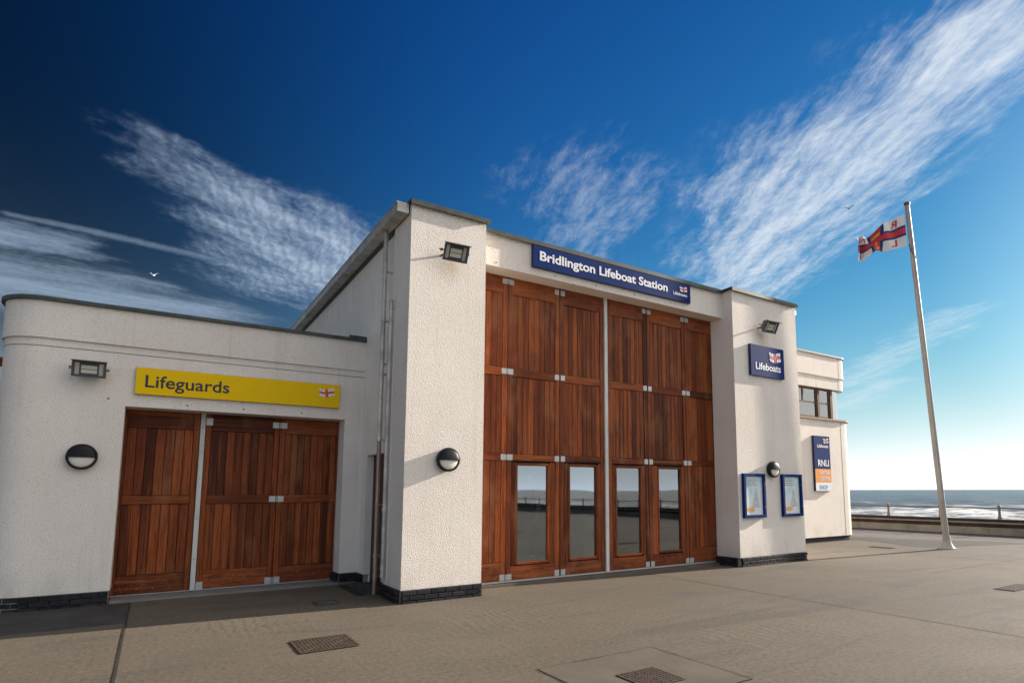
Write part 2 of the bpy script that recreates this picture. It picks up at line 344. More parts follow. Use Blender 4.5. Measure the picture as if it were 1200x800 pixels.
def m_poster(seed):
    def fn(g, b):
        o = g.obj(); s = g.sep(o)         # local: x across -.5..5 , z up -.5..5 (unit panel)
        q = g.v('ADD', o, (seed, 0, 0))
        col = g.mix(g.step(s[2], -.5, .35), (.80, .84, .84), (.42, .62, .66))
        col = g.mix(g.step(g.noise(g.scl(q, (3, 3, 2)), 1., 6, .7), .42, .60), col, (.74, .79, .76))
        col = g.mix(g.m('MULTIPLY', g.step(g.noise(g.scl(q, (7, 7, 5)), 1., 5, .75), .55, .66), .6), col, (.36, .46, .42))
        dx = g.m('ABSOLUTE', g.m('SUBTRACT', s[0], .12)); tri = g.m('ADD', dx, g.m('MULTIPLY', g.m('ADD', s[2], .38), .45))
        col = g.mix(g.m('MULTIPLY', g.m('MULTIPLY', g.step(g.m('ADD', tri, g.m('MULTIPLY', g.noise(g.scl(q, (6, 6, 6)), 1., 4), .16)), .40, .28), g.step(s[2], -.34, -.30)), g.lin(g.noise(g.scl(q, (9, 9, 7)), 1., 3), .3, .7, .3, .9)), col, (.34, .33, .32))
        ox = g.m('DIVIDE', g.m('ADD', s[0], .18), .26); oz = g.m('DIVIDE', g.m('ADD', s[2], .37), .07)
        col = g.mix(g.step(g.m('ADD', g.m('MULTIPLY', ox, ox), g.m('MULTIPLY', oz, oz)), 1.1, .5), col, (.80, .42, .14))
        rows = g.m('FRACT', g.m('MULTIPLY', s[2], 17)); band = g.m('MULTIPLY', g.step(s[2], .235, .245), g.step(s[2], .445, .435))
        ink = g.m('MULTIPLY', g.m('MULTIPLY', band, g.step(rows, .3, .4)), g.m('MULTIPLY', g.step(s[0], -.42, -.40), g.step(g.m('ADD', s[0], g.m('MULTIPLY', g.noise(g.scl(q, (0, 0, 14)), 1., 0), .5)), .50, .46)))
        ink = g.m('MULTIPLY', ink, g.lin(g.noise(g.scl(q, (40, 40, 20)), 1., 1), .4, .6, .35, .9), clamp=True)
        col = g.mix(ink, col, (.30, .20, .22))
        g.put(b.inputs['Base Color'], col); b.inputs['Roughness'].default_value = .25
    return fn
M_POST1 = mat('poster_print_a', m_poster(0.)); M_POST2 = mat('poster_print_b', m_poster(5.3))
M_PROM = mat('sea_wall_concrete', m_slab((.20, .18, .15), (.30, .27, .22)))
M_PROMD = mat('sea_wall_timber_and_shade', m_slab((.030, .020, .016), (.060, .040, .032)))  # dark capping, also the strip that paints shade under the ledge
M_RAILP = mat('railing_paint', color=(.20, .16, .14), rough=.6)
M_FWHITE = mat('flag_white', color=(.74, .72, .70), rough=.8); M_FRED = mat('flag_red', color=(.60, .03, .04), rough=.8)
M_FBLUE = mat('flag_blue', color=(.012, .035, .14), rough=.8); M_GOLD = mat('flag_gold', color=(.75, .42, .06), rough=.7)
M_BIRD = mat('bird_dark', color=(.03, .03, .035), rough=.8); M_GULL = mat('bird_white', color=(.75, .76, .78), rough=.8)
M_BOXG = mat('crate_green', color=(.30, .36, .26), rough=.7); M_RINGM = mat('ring_pale', color=(.50, .52, .52), rough=.5)
M_STRIP = mat('strip_light_tube', color=(.9, .9, .9), rough=.4)
_n = M_STRIP.node_tree.nodes['Principled BSDF']; _n.inputs['Emission Color'].default_value = (1, .97, .9, 1); _n.inputs['Emission Strength'].default_value = 3.

# ------------------------------------------------------------------ mesh helpers
class MB:
    def __init__(s): s.v = []; s.f = []; s.mi = []; s.cur = 0
    def face(s, idx): s.f.append(idx); s.mi.append(s.cur)
    def box(s, x0, x1, y0, y1, z0, z1, ch=0.):
        if ch <= 0:
            b = len(s.v)
            s.v += [(x0, y0, z0), (x1, y0, z0), (x1, y1, z0), (x0, y1, z0), (x0, y0, z1), (x1, y0, z1), (x1, y1, z1), (x0, y1, z1)]
            for q in ((0, 3, 2, 1), (4, 5, 6, 7), (0, 1, 5, 4), (1, 2, 6, 5), (2, 3, 7, 6), (3, 0, 4, 7)): s.face([b + i for i in q])
        else:                                   # front (-y) edges chamfered
            b = len(s.v); c = ch
            s.v += [(x0 + c, y0, z0 + c), (x1 - c, y0, z0 + c), (x1 - c, y0, z1 - c), (x0 + c, y0, z1 - c),
                    (x0, y0 + c, z0), (x1, y0 + c, z0), (x1, y0 + c, z1), (x0, y0 + c, z1),
                    (x0, y1, z0), (x1, y1, z0), (x1, y1, z1), (x0, y1, z1)]
            for q in ((0, 1, 2, 3), (4, 5, 1, 0), (5, 6, 2, 1), (6, 7, 3, 2), (7, 4, 0, 3), (8, 9, 5, 4), (9, 10, 6, 5), (10, 11, 7, 6), (11, 8, 4, 7), (11, 10, 9, 8)): s.face([b + i for i in q])
        return s
    def obox(s, M, sx, sy, sz, ch=0.):          # oriented box
        t = MB(); t.box(-sx / 2, sx / 2, -sy / 2, sy / 2, -sz / 2, sz / 2, ch); s.merge(t, M); return s
    def merge(s, t, M=None):
        b = len(s.v); s.v += [tuple(M @ Vector(p)) if M else p for p in t.v]
        for f in t.f: s.face([b + i for i in f])
    def tube(s, pts, rad, n=12, cap=True):
        pts = [Vector(p) for p in pts]; b = len(s.v); rs = rad if isinstance(rad, (list, tuple)) else [rad] * len(pts)
        for i, p in enumerate(pts):
            d = (pts[min(i + 1, len(pts) - 1)] - pts[max(i - 1, 0)]).normalized()
            a = Vector((0, 0, 1)) if abs(d.z) < .9 else Vector((1, 0, 0)); e1 = d.cross(a).normalized(); e2 = d.cross(e1).normalized()
            for k in range(n):
                t = 2 * math.pi * k / n; s.v.append(tuple(p + (e1 * math.cos(t) + e2 * math.sin(t)) * rs[i]))
        for i in range(len(pts) - 1):
            for k in range(n): s.face([b + i * n + k, b + i * n + (k + 1) % n, b + (i + 1) * n + (k + 1) % n, b + (i + 1) * n + k])
        if cap: s.face([b + k for k in range(n)][::-1]); s.face([b + (len(pts) - 1) * n + k for k in range(n)])
        return s
    def lathe(s, prof, n=32, M=None, a0=0., a1=2 * math.pi):    # prof (r, h), axis = local z
        b = len(s.v); full = abs(a1 - a0 - 2 * math.pi) < 1e-6; m = n if full else n + 1
        for r, h in prof:
            for k in range(m):
                t = a0 + (a1 - a0) * k / n; p = Vector((r * math.cos(t), r * math.sin(t), h)); s.v.append(tuple(M @ p if M else p))
        for i in range(len(prof) - 1):
            for k in range(n):
                k2 = (k + 1) % m if full else k + 1
                s.face([b + i * m + k, b + i * m + k2, b + (i + 1) * m + k2, b + (i + 1) * m + k])
        return s
    def strip(s, path, th, z0, z1, close_ends=True):          # wall along a path (outer face), thickness to the inner side (left of travel is outer)
        n = len(path); P = [Vector((x, y, 0)) for x, y in path]; inn = []
        for i in range(n):
            d = (P[min(i + 1, n - 1)] - P[max(i - 1, 0)]).normalized(); inn.append(P[i] + Vector((d.y, -d.x, 0)) * th)
        b = len(s.v)
        for i in range(n):
            for q, z in ((P[i], z0), (P[i], z1), (inn[i], z0), (inn[i], z1)): s.v.append((q.x, q.y, z))
        for i in range(n - 1):
            a = b + 4 * i; c = a + 4
            s.face([a, a + 1, c + 1, c]); s.face([a + 2, c + 2, c + 3, a + 3]); s.face([a + 1, a + 3, c + 3, c + 1]); s.face([a, c, c + 2, a + 2])
        s.face([b, b + 2, b + 3, b + 1]); e = b + 4 * (n - 1); s.face([e, e + 1, e + 3, e + 2])
        return s
    def mesh(s, name, mats, smooth=False, origin=(0, 0, 0)):
        me = bpy.data.meshes.new(name); o = Vector(origin)
        me.from_pydata([tuple(Vector(p) - o) for p in s.v], [], s.f)
        for m in (mats if isinstance(mats, (list, tuple)) else [mats]): me.materials.append(m)
        for i, p in enumerate(me.polygons): p.material_index = s.mi[i]
        bm = bmesh.new(); bm.from_mesh(me); bmesh.ops.recalc_face_normals(bm, faces=bm.faces); bm.to_mesh(me); bm.free()
        if smooth:
            for p in me.polygons: p.use_smooth = True
            try: me.set_sharp_from_angle(angle=R(smooth if smooth > 1 else 35))
            except Exception: pass
        return me

WLOC = {}
def link(name, data, parent=None, loc=(0, 0, 0)):            # loc in world space
    o = bpy.data.objects.new(name, data); COL.objects.link(o); loc = Vector(loc)
    if parent is not None: o.parent = parent; o.location = loc - WLOC[parent.name]
    else: o.location = loc
    WLOC[o.name] = loc; return o
def tag(o, label, cat, group=None):
    o['label'] = label; o['category'] = cat
    if group: o['group'] = group
    return o
def thing(name, label, cat, loc, group=None): return tag(link(name, None, None, loc), label, cat, group)
def part(name, mb, mats, parent, smooth=False, loc=None):
    """mesh of world coordinates -> child whose origin sits at loc (default: the centre of its box)"""
    if loc is None:
        xs = list(zip(*mb.v)); loc = tuple((min(a) + max(a)) / 2 for a in xs)
    return link(name, mb.mesh(name, mats, smooth, loc), parent, loc)
def struct(name, mb, mats, smooth=False, kind='structure'):
    o = link(name, mb.mesh(name, mats, smooth), None, (0, 0, 0)); o['kind'] = kind; return o
CACHE = {}
def piece(name, w, d, h, m, parent, c, ch=.004, rotz=0.):     # shared chamfered block centred at c
    k = (round(w, 3), round(d, 3), round(h, 3), m.name, ch)
    if k not in CACHE: CACHE[k] = MB().box(-w / 2, w / 2, -d / 2, d / 2, -h / 2, h / 2, ch).mesh(name, m)
    o = link(name, CACHE[k], parent, c); o.rotation_euler.z = rotz; return o

def text_mesh(body, offset=.0, shear=0.):
    c = bpy.data.curves.new('lettering', 'FONT'); c.body = body; c.size = 1; c.offset = offset; c.resolution_u = 4; c.shear = shear
    o = bpy.data.objects.new('tmp_text', c); COL.objects.link(o)
    dg = bpy.context.evaluated_depsgraph_get(); me = bpy.data.meshes.new_from_object(o.evaluated_get(dg))
    V = [tuple(v.co) for v in me.vertices]; F = [list(p.vertices) for p in me.polygons]
    bpy.data.objects.remove(o); bpy.data.curves.remove(c); bpy.data.meshes.remove(me)
    return V, F
def lettering(parent, body, x0, x1, z0, h, y, m, bold=.012, depth=.004, cap=True, name='lettering'):
    """letters on a plane facing -y: cap height h from baseline z0, stretched to x0..x1"""
    V, F = text_mesh(body, bold)
    capV, _ = text_mesh('H', bold); ch = max(v[1] for v in capV) - min(v[1] for v in capV)
    xa = min(v[0] for v in V); xb = max(v[0] for v in V); mb = MB(); n = len(V); y0 = min(v[1] for v in capV)
    pt = lambda v, yy: (x0 + (v[0] - xa) / (xb - xa) * (x1 - x0), yy, z0 + (v[1] - y0) / ch * h)
    mb.v = [pt(v, y) for v in V] + [pt(v, y + depth) for v in V]
    ed = {}
    for f in F:
        mb.face(f[::-1]); 
        for a, b in zip(f, f[1:] + f[:1]): ed[(a, b)] = 1
    for (a, b) in ed:
        if (b, a) not in ed: mb.face([a, b, b + n, a + n])
    me = bpy.data.meshes.new(name); loc = Vector(((x0 + x1) / 2, y, z0))
    me.from_pydata([tuple(Vector(p) - loc) for p in mb.v], [], mb.f); me.materials.append(m)
    return link(name, me, parent, loc)

# ------------------------------------------------------------------ ground and sea
WX = 25.5
mb = MB(); mb.box(-400, WX + .3, -300, 400, -.6, 0); ground = struct('ground', mb, M_CONC)
WLOC['ground'] = Vector((0, 0, 0))
def sheet(name, x0, x1, y0, y1, m, z=.004, t=.003):
    o = part(name, MB().box(x0, x1, y0, y1, z - t, z), m, ground); return o
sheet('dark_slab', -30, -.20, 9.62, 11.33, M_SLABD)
sheet('drain_slab', 3.04, 4.45, 3.67, 4.99, M_SLABG)
def blob(name, pts, m, z):
    P = []; n = len(pts)
    for i in range(n):                               # rounded, slightly wandering outline
        p0, p1, p2, p3 = (Vector(pts[(i + k) % n]) for k in (-1, 0, 1, 2))
        for t in (0, .25, .5, .75): P.append(.5 * ((2 * p1) + (p2 - p0) * t + (2 * p0 - 5 * p1 + 4 * p2 - p3) * t * t + (3 * p1 - p0 - 3 * p2 + p3) * t ** 3) + Vector((random.uniform(-.04, .04), random.uniform(-.04, .04))))
    mb = MB(); mb.v = [(q.x, q.y, z) for q in P]; mb.face(list(range(len(P)))); return part(name, mb, m, ground)
blob('tarmac_patch', [(19.7, 12.6), (19.1, 10.6), (18.4, 9.05), (19.1, 8.55), (20.4, 8.25), (22.2, 7.6), (22.3, 8.6), (21.5, 9.6), (20.9, 10.9), (20.6, 13.2)], M_SLABD, .004)
def joint(pts, w=.012, z=.008):
    mb = MB(); rr = random.Random(len(pts) + int(pts[0][0] * 100)); n = 14
    for (ax, ay), (bx, by) in zip(pts, pts[1:]):
        L = math.hypot(bx - ax, by - ay); ux, uy = (bx - ax) / L, (by - ay) / L; prev = None
        for i in range(n + 1):
            t = i / n; k = (rr.random() - .5) * .012 if 0 < i < n else 0; ww = w * (.5 + .35 * rr.random())
            c = (ax + ux * L * t - uy * k, ay + uy * L * t + ux * k)
            b = len(mb.v); mb.v += [(c[0] - uy * ww, c[1] + ux * ww, z), (c[0] + uy * ww, c[1] - ux * ww, z)]
            if prev is not None: mb.face([prev, prev + 1, b + 1, b])
            prev = b
    return part('joint', mb, M_JOINT, ground)
joint([(-.19, -8), (-.19, 11.3)]); joint([(8.2, -8), (8.2, 9.3)]); joint([(16.4, -8), (16.4, 8.5)])
joint([(3.04, 3.67), (3.04, 4.99)], .007, .009); joint([(3.04, 4.99), (4.45, 4.99)], .007, .0095); joint([(4.45, 4.99), (4.45, 3.67)], .007, .009); joint([(3.04, 3.67), (4.45, 3.67)], .007, .0095)
joint([(12.86, 6.1), (25, 6.1)], .008, .0075)

# sea: fan of swells out to the horizon
SEAZ = -3.2
def build_sea():
    mb = MB(); na = 150; rs = [0.]; r = 3.
    while r < 14000: rs.append(r); r *= 1.028 if r < 700 else 1.12
    c = (WX + 1., 2.); m = len(rs)
    A = [R(-100) + R(200) * i / na for i in range(na + 1)]
    for a in A:
        for r in rs:
            x = c[0] + r * math.cos(a); y = c[1] + r * math.sin(a); f = max(0., 1 - r / 900) * min(1, r / 8)
            z = SEAZ + f * (.38 * math.sin(x * .30 + 1.3 * math.sin(y * .05)) + .22 * math.sin(x * .55 + y * .16) + .16 * math.sin(y * .4 - x * .2) + .10 * math.sin(x * 1.1 + y * .7))
            mb.v.append((x, y, z))
    for i in range(na):
        for j in range(m - 1): mb.face([i * m + j, (i + 1) * m + j, (i + 1) * m + j + 1, i * m + j + 1])
    struct('sea', mb, M_SEA, 180)
build_sea()

# ------------------------------------------------------------------ bricks
def brick_run(parent, x, y, dx, dy, length, zt, courses, first=0.):
    """engineering bricks along (dx,dy) from (x,y), outer face on the line; inner side is to the right of travel"""
    nx, ny = dy, -dx; rot = math.atan2(dy, dx); L, H, D = .215, .064, .06
    for c in range(courses):
        zc = zt - .0375 - .075 * c; t = -((.1125 * (c % 2) + first) % .225)
        while t < length - .02:
            a = max(t, 0.); b = min(t + L, length)
            if b - a > .03:
                m = (a + b) / 2; k = -D / 2
                piece('brick', b - a, D, H, M_BRICK, parent, (x + dx * m - nx * k, y + dy * m - ny * k, zc), .005, rot if abs(rot) > 1e-6 else 0.)
            t += .225

# ------------------------------------------------------------------ lifeboat hall
XL, XLR, XRL, XR = 3.075, 4.375, 10.53, 12.85
YF, YLIN, YD = 8.91, 9.20, 9.57
ZT = 6.15
hall = thing('lifeboat_hall', 'tall cream rendered boathouse with big panelled timber folding doors between two piers', 'building', (7.5, 15, 0))
hw = MB()
hw.box(XL, XLR, YF, 9.73, .19, ZT)                              # left pier
hw.box(XRL, XR, YF, 9.73, .19, ZT)                              # right pier
hw.box(XLR, XRL, YLIN, 9.56, 5.557, ZT)                         # beam over the doors
hw.box(XLR, XRL, 9.66, 9.80, 5.62, ZT)
part('wall', hw, M_RENDER, hall)
sd0, sd1, sdz = 9.98, 10.985, 2.27                              # doorway in the flank wall
XW = XL + .035
fw = MB()
fw.box(XW, XW + .3, 9.73, sd0, .19, 6.06); fw.box(XW, XW + .3, sd0, sd1, sdz, 6.06); fw.box(XW, XW + .3, sd1, 24, .19, 6.06)
fw.box(XW + .1, XW + .3, sd1 - .001, sd1 + .05, 0, .19)
fw.box(XR - .33, XR - .03, 9.73, 24, 0, 6.06); fw.box(XW, XR - .03, 24, 24.3, 0, 6.06)
part('flank_wall', fw, M_SMOOTH, hall)
part('pier_bead', MB().box(XL - .012, XL - .002, 9.56, 9.60, .2, 6.0), M_SMOOTH, hall)
part('roof', MB().box(XW, XR - .03, 9.81, 24.3, 6.061, 6.14), M_DARK, hall)
part('floor', MB().box(XW + .3, XR - .33, 9.85, 24, .002, .03), M_INT, hall)
part('ceiling', MB().box(XW + .3, XR - .33, 9.81, 24, 5.96, 6.04), M_INT, hall)
# plinths
pl = part('plinth', MB().box(XL + .013, XLR - .013, YF + .013, 9.72, 0, .192).box(XRL + .013, XR - .013, YF + .013, 9.72, 0, .192).box(XW + .02, XW + .28, sd1 + .052, 11.34, 0, .19).box(XW + .02, XW + .28, 9.725, sd0, 0, .19), M_MORTAR, hall)
brick_run(pl, XL + .010, YF + .010, 1, 0, XLR - XL - .02, .19, 3)
brick_run(pl, XL + .010, 9.72, 0, -1, 9.72 - YF - .075, .19, 3, .05)
brick_run(pl, XRL + .010, YF + .010, 1, 0, XR - XRL - .02, .19, 3, .08)
brick_run(pl, XRL + .010, 9.72, 0, -1, 9.72 - YF - .075, .19, 3, .05)
brick_run(pl, XLR - .010, YF + .075, 0, 1, .6, .19, 3, .05)
brick_run(pl, XW + .008, 11.33, 0, -1, 11.33 - sd1 - .06, .19, 2, .05)
# copings
for (a, b, c, d, e) in ((XL - .035, XLR + .055, YF - .062, 9.9, 0), (XLR + .055, XRL - .055, YLIN - .062, 9.9, -.004), (XRL - .055, XR + .05, YF - .062, 9.9, 0)):
    part('coping', MB().box(a, b, c, d, ZT + .002 + e, ZT + .055 + e).box(a + .004, b - .004, c - .008, c + .006, ZT - .028 + e, ZT + .05 + e), M_COPING, hall)
part('lintel_stop', MB().box(XLR + .06, XLR + .09, 9.19, 9.2, 5.6, 5.62), M_GREY, hall)
for fx in (4.72, 5.95, 6.9, 7.9, 8.9): part('fixing', MB().tube([(fx, YLIN - .006, 5.63), (fx, YLIN + .01, 5.63)], .012, 8), M_GREY, hall)
# gutters in bolted lengths
gy = [8.96, 10.32, 11.40, 12.50, 13.58, 14.66, 15.75, 16.85, 17.95, 19.05, 20.15, 21.3, 22.5, 23.7]
for a, b in zip(gy, gy[1:]):
    g1 = MB().box(2.862, 3.045, a + .004, b - .004, 5.995, 6.012).box(2.862, 2.874, a + .004, b - .004, 6.012, 6.155).box(3.033, 3.045, a + .004, b - .004, 6.012, 6.155).box(2.852, 2.866, a + .004, b - .004, 6.142, 6.160)
    if a < 9: g1.box(2.874, 3.033, a + .004, a + .018, 6.012, 6.155)
    g1.box(2.856, 3.05, b - .03, b + .012, 5.990, 5.9945).box(2.856, 2.8615, b - .03, b + .012, 5.994, 6.14)
    part('gutter', g1, M_ZINC, hall)
part('gutter', MB().box(12.91, 13.03, 9.0, 23.7, 5.99, 6.11), M_ZINC, hall)
part('eaves_board', MB().box(3.047, XW - .002, 9.732, 23.7, 5.97, 6.17), M_COPING, hall)
# downpipe and its companion
def pipe(name, x, y, z0, z1, r, m, collars, kick=None):
    mb = MB().tube([(x, y, z0), (x, y, z1)], r, 14); p = part(name, mb, m, hall, 60)
    for z in collars:
        part('pipe_collar', MB().tube([(x, y, z - .022), (x, y, z + .022)], r + .008, 14).box(x, XL + (.04 if y > 9.7 else .005), y - .012, y + .012, z - .012, z + .012), m, p, 60)
    return p
pipe('downpipe', 2.975, 9.86, 2.45, 5.995, .038, M_ZINC, (2.47, 3.55, 3.72, 4.45, 5.30))
pipe('downpipe', 2.975, 9.861, .02, 2.449, .032, M_COPPER, (.30, .62, 1.42))
pipe('conduit_pipe', 3.015, 9.60, .30, 4.75, .032, M_ZINC, (.45, 1.35, 2.30, 3.45, 4.62))
# flank door
part('side_door', MB().box(XW + .12, XW + .17, sd0 - .02, sd1 + .02, .05, sdz + .02), mat('dark_door', color=(.030, .012, .007), rough=.5), hall)
part('door_step', MB().box(XW - .16, XW + .1, sd0 - .02, sd1 + .0, 0, .06), M_SLABD, hall)

# door leaves
def hinge(parent, x, z, y, barrel):
    for s in (-1, 1):
        c = (x + s * .068, y - .004, z)
        pc = piece('hinge_plate', .10, .010, .105, M_ALU, parent, c, .003)
    if barrel: part('hinge_barrel', MB().tube([(x, y - .016, z - .05), (x, y - .016, z + .05)], .014, 8), M_ALU, parent)
def leaf(bld, x0, x1, y, z0, z1, rails, rows, nb, pane=None, stile=.095, bottoms=None):
    """rails: list of (z0,z1); rows: list of (z0,z1) boarded; pane: (x0,x1,z0,z1)"""
    g_ = .005; back = MB()
    if pane is None: back.box(x0 + .01, x1 - .01, y + .045, y + .06, z0 + .01, z1 - .01)
    else:
        px0, px1, pz0, pz1 = pane; xa, xb, za, zb = x0 + .01, x1 - .01, z0 + .01, z1 - .01
        back.box(xa, px0, y + .045, y + .06, za, zb).box(px1, xb, y + .045, y + .06, za, zb).box(px0, px1, y + .045, y + .06, za, pz0).box(px0, px1, y + .045, y + .06, pz1, zb)
    lf = part('door_leaf', back, M_BACK, bld)
    for a, b in ((x0 + g_, x0 + stile), (x1 - stile, x1 - g_)): piece('stile', b - a, .05, z1 - z0, M_WOODV, lf, ((a + b) / 2, y + .020, (z0 + z1) / 2))
    xi0, xi1 = x0 + stile + .002, x1 - stile - .002
    for a, b in rails: piece('rail', xi1 - xi0, .048, b - a - .003, M_WOODH, lf, ((xi0 + xi1) / 2, y + .021, (a + b) / 2))
    for a, b in rows:
        w = (xi1 - xi0) / nb
        for i in range(nb): piece('plank', w - .005, .03, b - a - .004, M_WOODV, lf, (xi0 + w * (i + .5), y + .028 + random.uniform(-.002, .002), (a + b) / 2), .005)
    if pane:
        px0, px1, pz0, pz1 = pane; ra, rb = z0 + .0, 2.177
        for a, b in ((xi0, px0 - .045), (px1 + .045, xi1)): piece('plank', b - a - .003, .044, pz1 - pz0 + .13, M_WOODV, lf, ((a + b) / 2, y + .023, (pz0 + pz1) / 2))
        for a, b in ((px0 - .044, px0), (px1, px1 + .044)): piece('glazing_bead', b - a, .05, pz1 - pz0 + .08, M_WOODV, lf, ((a + b) / 2, y + .014, (pz0 + pz1) / 2), .010)
        for a, b in ((pz0 - .05, pz0), (pz1, pz1 + .05)): piece('glazing_bead', px1 - px0, .052, b - a, M_WOODH, lf, ((px0 + px1) / 2, y + .012, (a + b) / 2), .010)
        part('pane', MB().box(px0 - .01, px1 + .01, y + .036, y + .042, pz0 - .01, pz1 + .01), M_GLASS, lf)
    return lf
Z0, Z1 = .085, 5.66
RM = [(5.24, Z1), (3.71, 3.857), (2.177, 2.294)]; RW = [(3.857, 5.24), (2.294, 3.71)]
xs = [4.30, 5.163, 6.300, 7.372, 7.458, 8.530, 9.667, 10.62]
wins = {1: (5.395, 6.040), 2: (6.540, 7.160), 4: (7.680, 8.310), 5: (8.820, 9.440)}
for i in (0, 1, 2, 4, 5, 6):
    x0, x1 = xs[i], xs[i + 1]
    if i in wins: lf = leaf(hall, x0, x1, YD, Z0, Z1, RM + [(Z0, .318)], RW, 8, (wins[i][0], wins[i][1], .383, 2.094))
    else: lf = leaf(hall, x0, x1, YD, Z0, Z1, RM + [(Z0, .40)], RW + [(.40, 2.177)], 6)
    for hx in ([x1] if i in (0, 1, 4, 5) else []):
        for hz in (5.47, 3.79, 2.236, .138): hinge(lf, hx, hz, YD - .006, i in (0, 5))
part('door_post', MB().box(7.378, 7.452, YD - .03, YD + .07, .07, 5.66, .004), M_WHITE, hall)
part('threshold_strip', MB().box(XLR - .1, XRL + .1, YD - .012, YD + .05, .052, .080), M_ALU, hall)
part('door_sill', MB().box(XLR, XRL, 9.46, 9.72, 0, .042), M_SLABG, hall)

# ------------------------------------------------------------------ lifeguard annexe
YA, YAD = 11.35, 11.76
annex = thing('lifeguard_annexe', 'low cream rendered annexe with rounded corner and timber doors under a yellow sign', 'building', (.5, 15, 0))
def arc(cx, cy, r, a0, a1, n=18): return [(cx + r * math.cos(R(a0 + (a1 - a0) * i / n)), cy + r * math.sin(R(a0 + (a1 - a0) * i / n))) for i in range(n + 1)]
def ann_path(o, x_end, ye=22):                                   # travels from the far left round the corner to x_end: inner side is right of travel? use reversed
    r = .5 + o; return [(-1.95 - o, ye)] + arc(-1.45, YA + .5, r, 180, 270) + [(x_end, YA - o)]
aw = MB()
def rstrip(mb, path, th, z0, z1): mb.strip(path[::-1], th, z0, z1)
rstrip(aw, ann_path(0, -.45), .38, .195, 3.852)
aw.box(-.45, 2.787, YA, YAD - .02, 2.93, 3.852)
aw.box(2.787, XW + .02, YA, YAD + .3, .195, 3.852)
part('wall', aw, M_RENDER, annex, 40)
pw_ = MB(); rstrip(pw_, ann_path(.035, XW + .02), .42, 3.853, 4.395); part('parapet', pw_, M_RENDER, annex, 40)
cp_ = MB(); rstrip(cp_, ann_path(.085, XW + .02), .52, 4.397, 4.452); part('coping', cp_, M_COPING, annex, 40)
part('coping_upstand', MB().box(2.80, XW + .01, YA - .07, YA + .02, 4.4525, 4.50), M_COPING, annex)
bd = MB(); rstrip(bd, ann_path(.006, XW + .01), .02, 3.735, 3.742); part('render_bead', bd, M_GREY, annex, 40)
part('roof', MB().box(-1.5, XL, YA + .42, 22, 4.1, 4.2), M_DARK, annex)
part('back_wall', MB().box(-1.9, XL, 22.0, 22.3, 0, 4.38), M_SMOOTH, annex)
part('floor', MB().box(-1.5, XL, YAD + .1, 22, .002, .02), M_INT, annex)
apl_m = MB(); rstrip(apl_m, ann_path(-.013, -.463), .3, 0, .195); apl_m.box(2.807, XW + .02, YA + .02, YAD + .2, 0, .195)
apl = part('plinth', apl_m, M_MORTAR, annex, 40)
brick_run(apl, -1.45, YA + .010, 1, 0, .98, .192, 3); brick_run(apl, 2.797, YA + .010, 1, 0, .27, .192, 2)
brick_run(apl, 2.797, YAD, 0, -1, .34, .192, 2)
for a in range(186, 268, 25):
    ca = arc(-1.45, YA + .5, .46, a, a, 1)[0]
    for c in range(3):
        aa = a + (12 if c % 2 else 0)
        bw = .195
        if c % 2 and a > 250: aa = 264.6; bw = .075
        if aa < 268:
            q = arc(-1.45, YA + .5, .468, aa, aa, 1)[0]; piece('brick', bw, .05, .064, M_BRICK, apl, (q[0], q[1], .1545 - .075 * c), .005, R(aa + 90))
AZ0, AZ1 = .06, 2.99
ARM = [(2.65, AZ1), (1.437, 1.576), (AZ0, .348)]; ARW = [(1.576, 2.65), (.348, 1.437)]
axs = [(-.50, .566, 7), (.642, 1.78, 8), (1.78, 2.84, 8)]
for i, (a, b, n) in enumerate(axs):
    lf = leaf(annex, a, b, YAD, AZ0, AZ1, ARM, ARW, n, None, .085)
    if i == 1:
        for hz in (2.80, 1.505, .115): hinge(lf, b, hz, YAD - .006, True)
        for hz in (2.80, .115): piece('hinge_plate', .10, .010, .12, M_ALU, lf, (a + .055, YAD - .010, hz), .003)
part('door_post', MB().box(.569, .639, YAD - .035, YAD + .06, .05, 2.99, .004), M_WHITE, annex)
part('threshold_strip', MB().box(-.5, 2.84, YAD - .015, YAD + .05, .045, .058), M_ALU, annex)
part('door_sill', MB().box(-.449, 2.786, YA + .02, YAD + .1, 0, .036), M_SILL, annex)
for z in (.55, 1.2, 1.85, 2.4, 2.7): part('screw', MB().tube([(.603, YAD - .038, z), (.603, YAD - .03, z)], .008, 8), M_GREY, annex)
for fx, fz in ((-.66, 3.03), (.35, 3.00), (1.15, 3.0), (2.05, 3.0)): part('fixing', MB().tube([(fx, YA - .006, fz), (fx, YA + .01, fz)], .014, 8), M_GREY, annex)

# ------------------------------------------------------------------ visitor wing on the right
YR = 11.54
wing = thing('visitor_wing', 'cream two storey wing with rounded corner and strip window behind the right pier', 'building', (17, 15, 0))
def wpath(cx, r, y0, x0=XR - .02, ye=22): return [(x0, y0)] + arc(cx, y0 + r, r, 270, 360) + [(cx + r, ye)]
def lstrip(mb, path, th, z0, z1): mb.strip(path[::-1], th, z0, z1) if False else mb.strip([p for p in path], -th, z0, z1)
w_ = MB(); lstrip(w_, wpath(19.02, .58, YR), .3, .165, 3.90); part('wall', w_, M_RENDER, wing, 40)
w_ = MB(); lstrip(w_, wpath(19.02, .53, YR + .04), .3, 0, .164); part('plinth', w_, M_BRICK, wing, 40)
w_ = MB(); lstrip(w_, wpath(19.02, .65, YR - .07), .45, 3.902, 3.955); part('sill', w_, mat('brown_sill', color=(.20, .11, .06), rough=.6), wing, 40)
w_ = MB(); lstrip(w_, wpath(18.97, .44, YR), .3, 4.96, 5.352); part('fascia', w_, M_SMOOTH, wing, 40)
w_ = MB(); lstrip(w_, wpath(18.97, .48, YR - .04), .34, 5.353, 6.045); part('parapet', w_, M_RENDER, wing, 40)
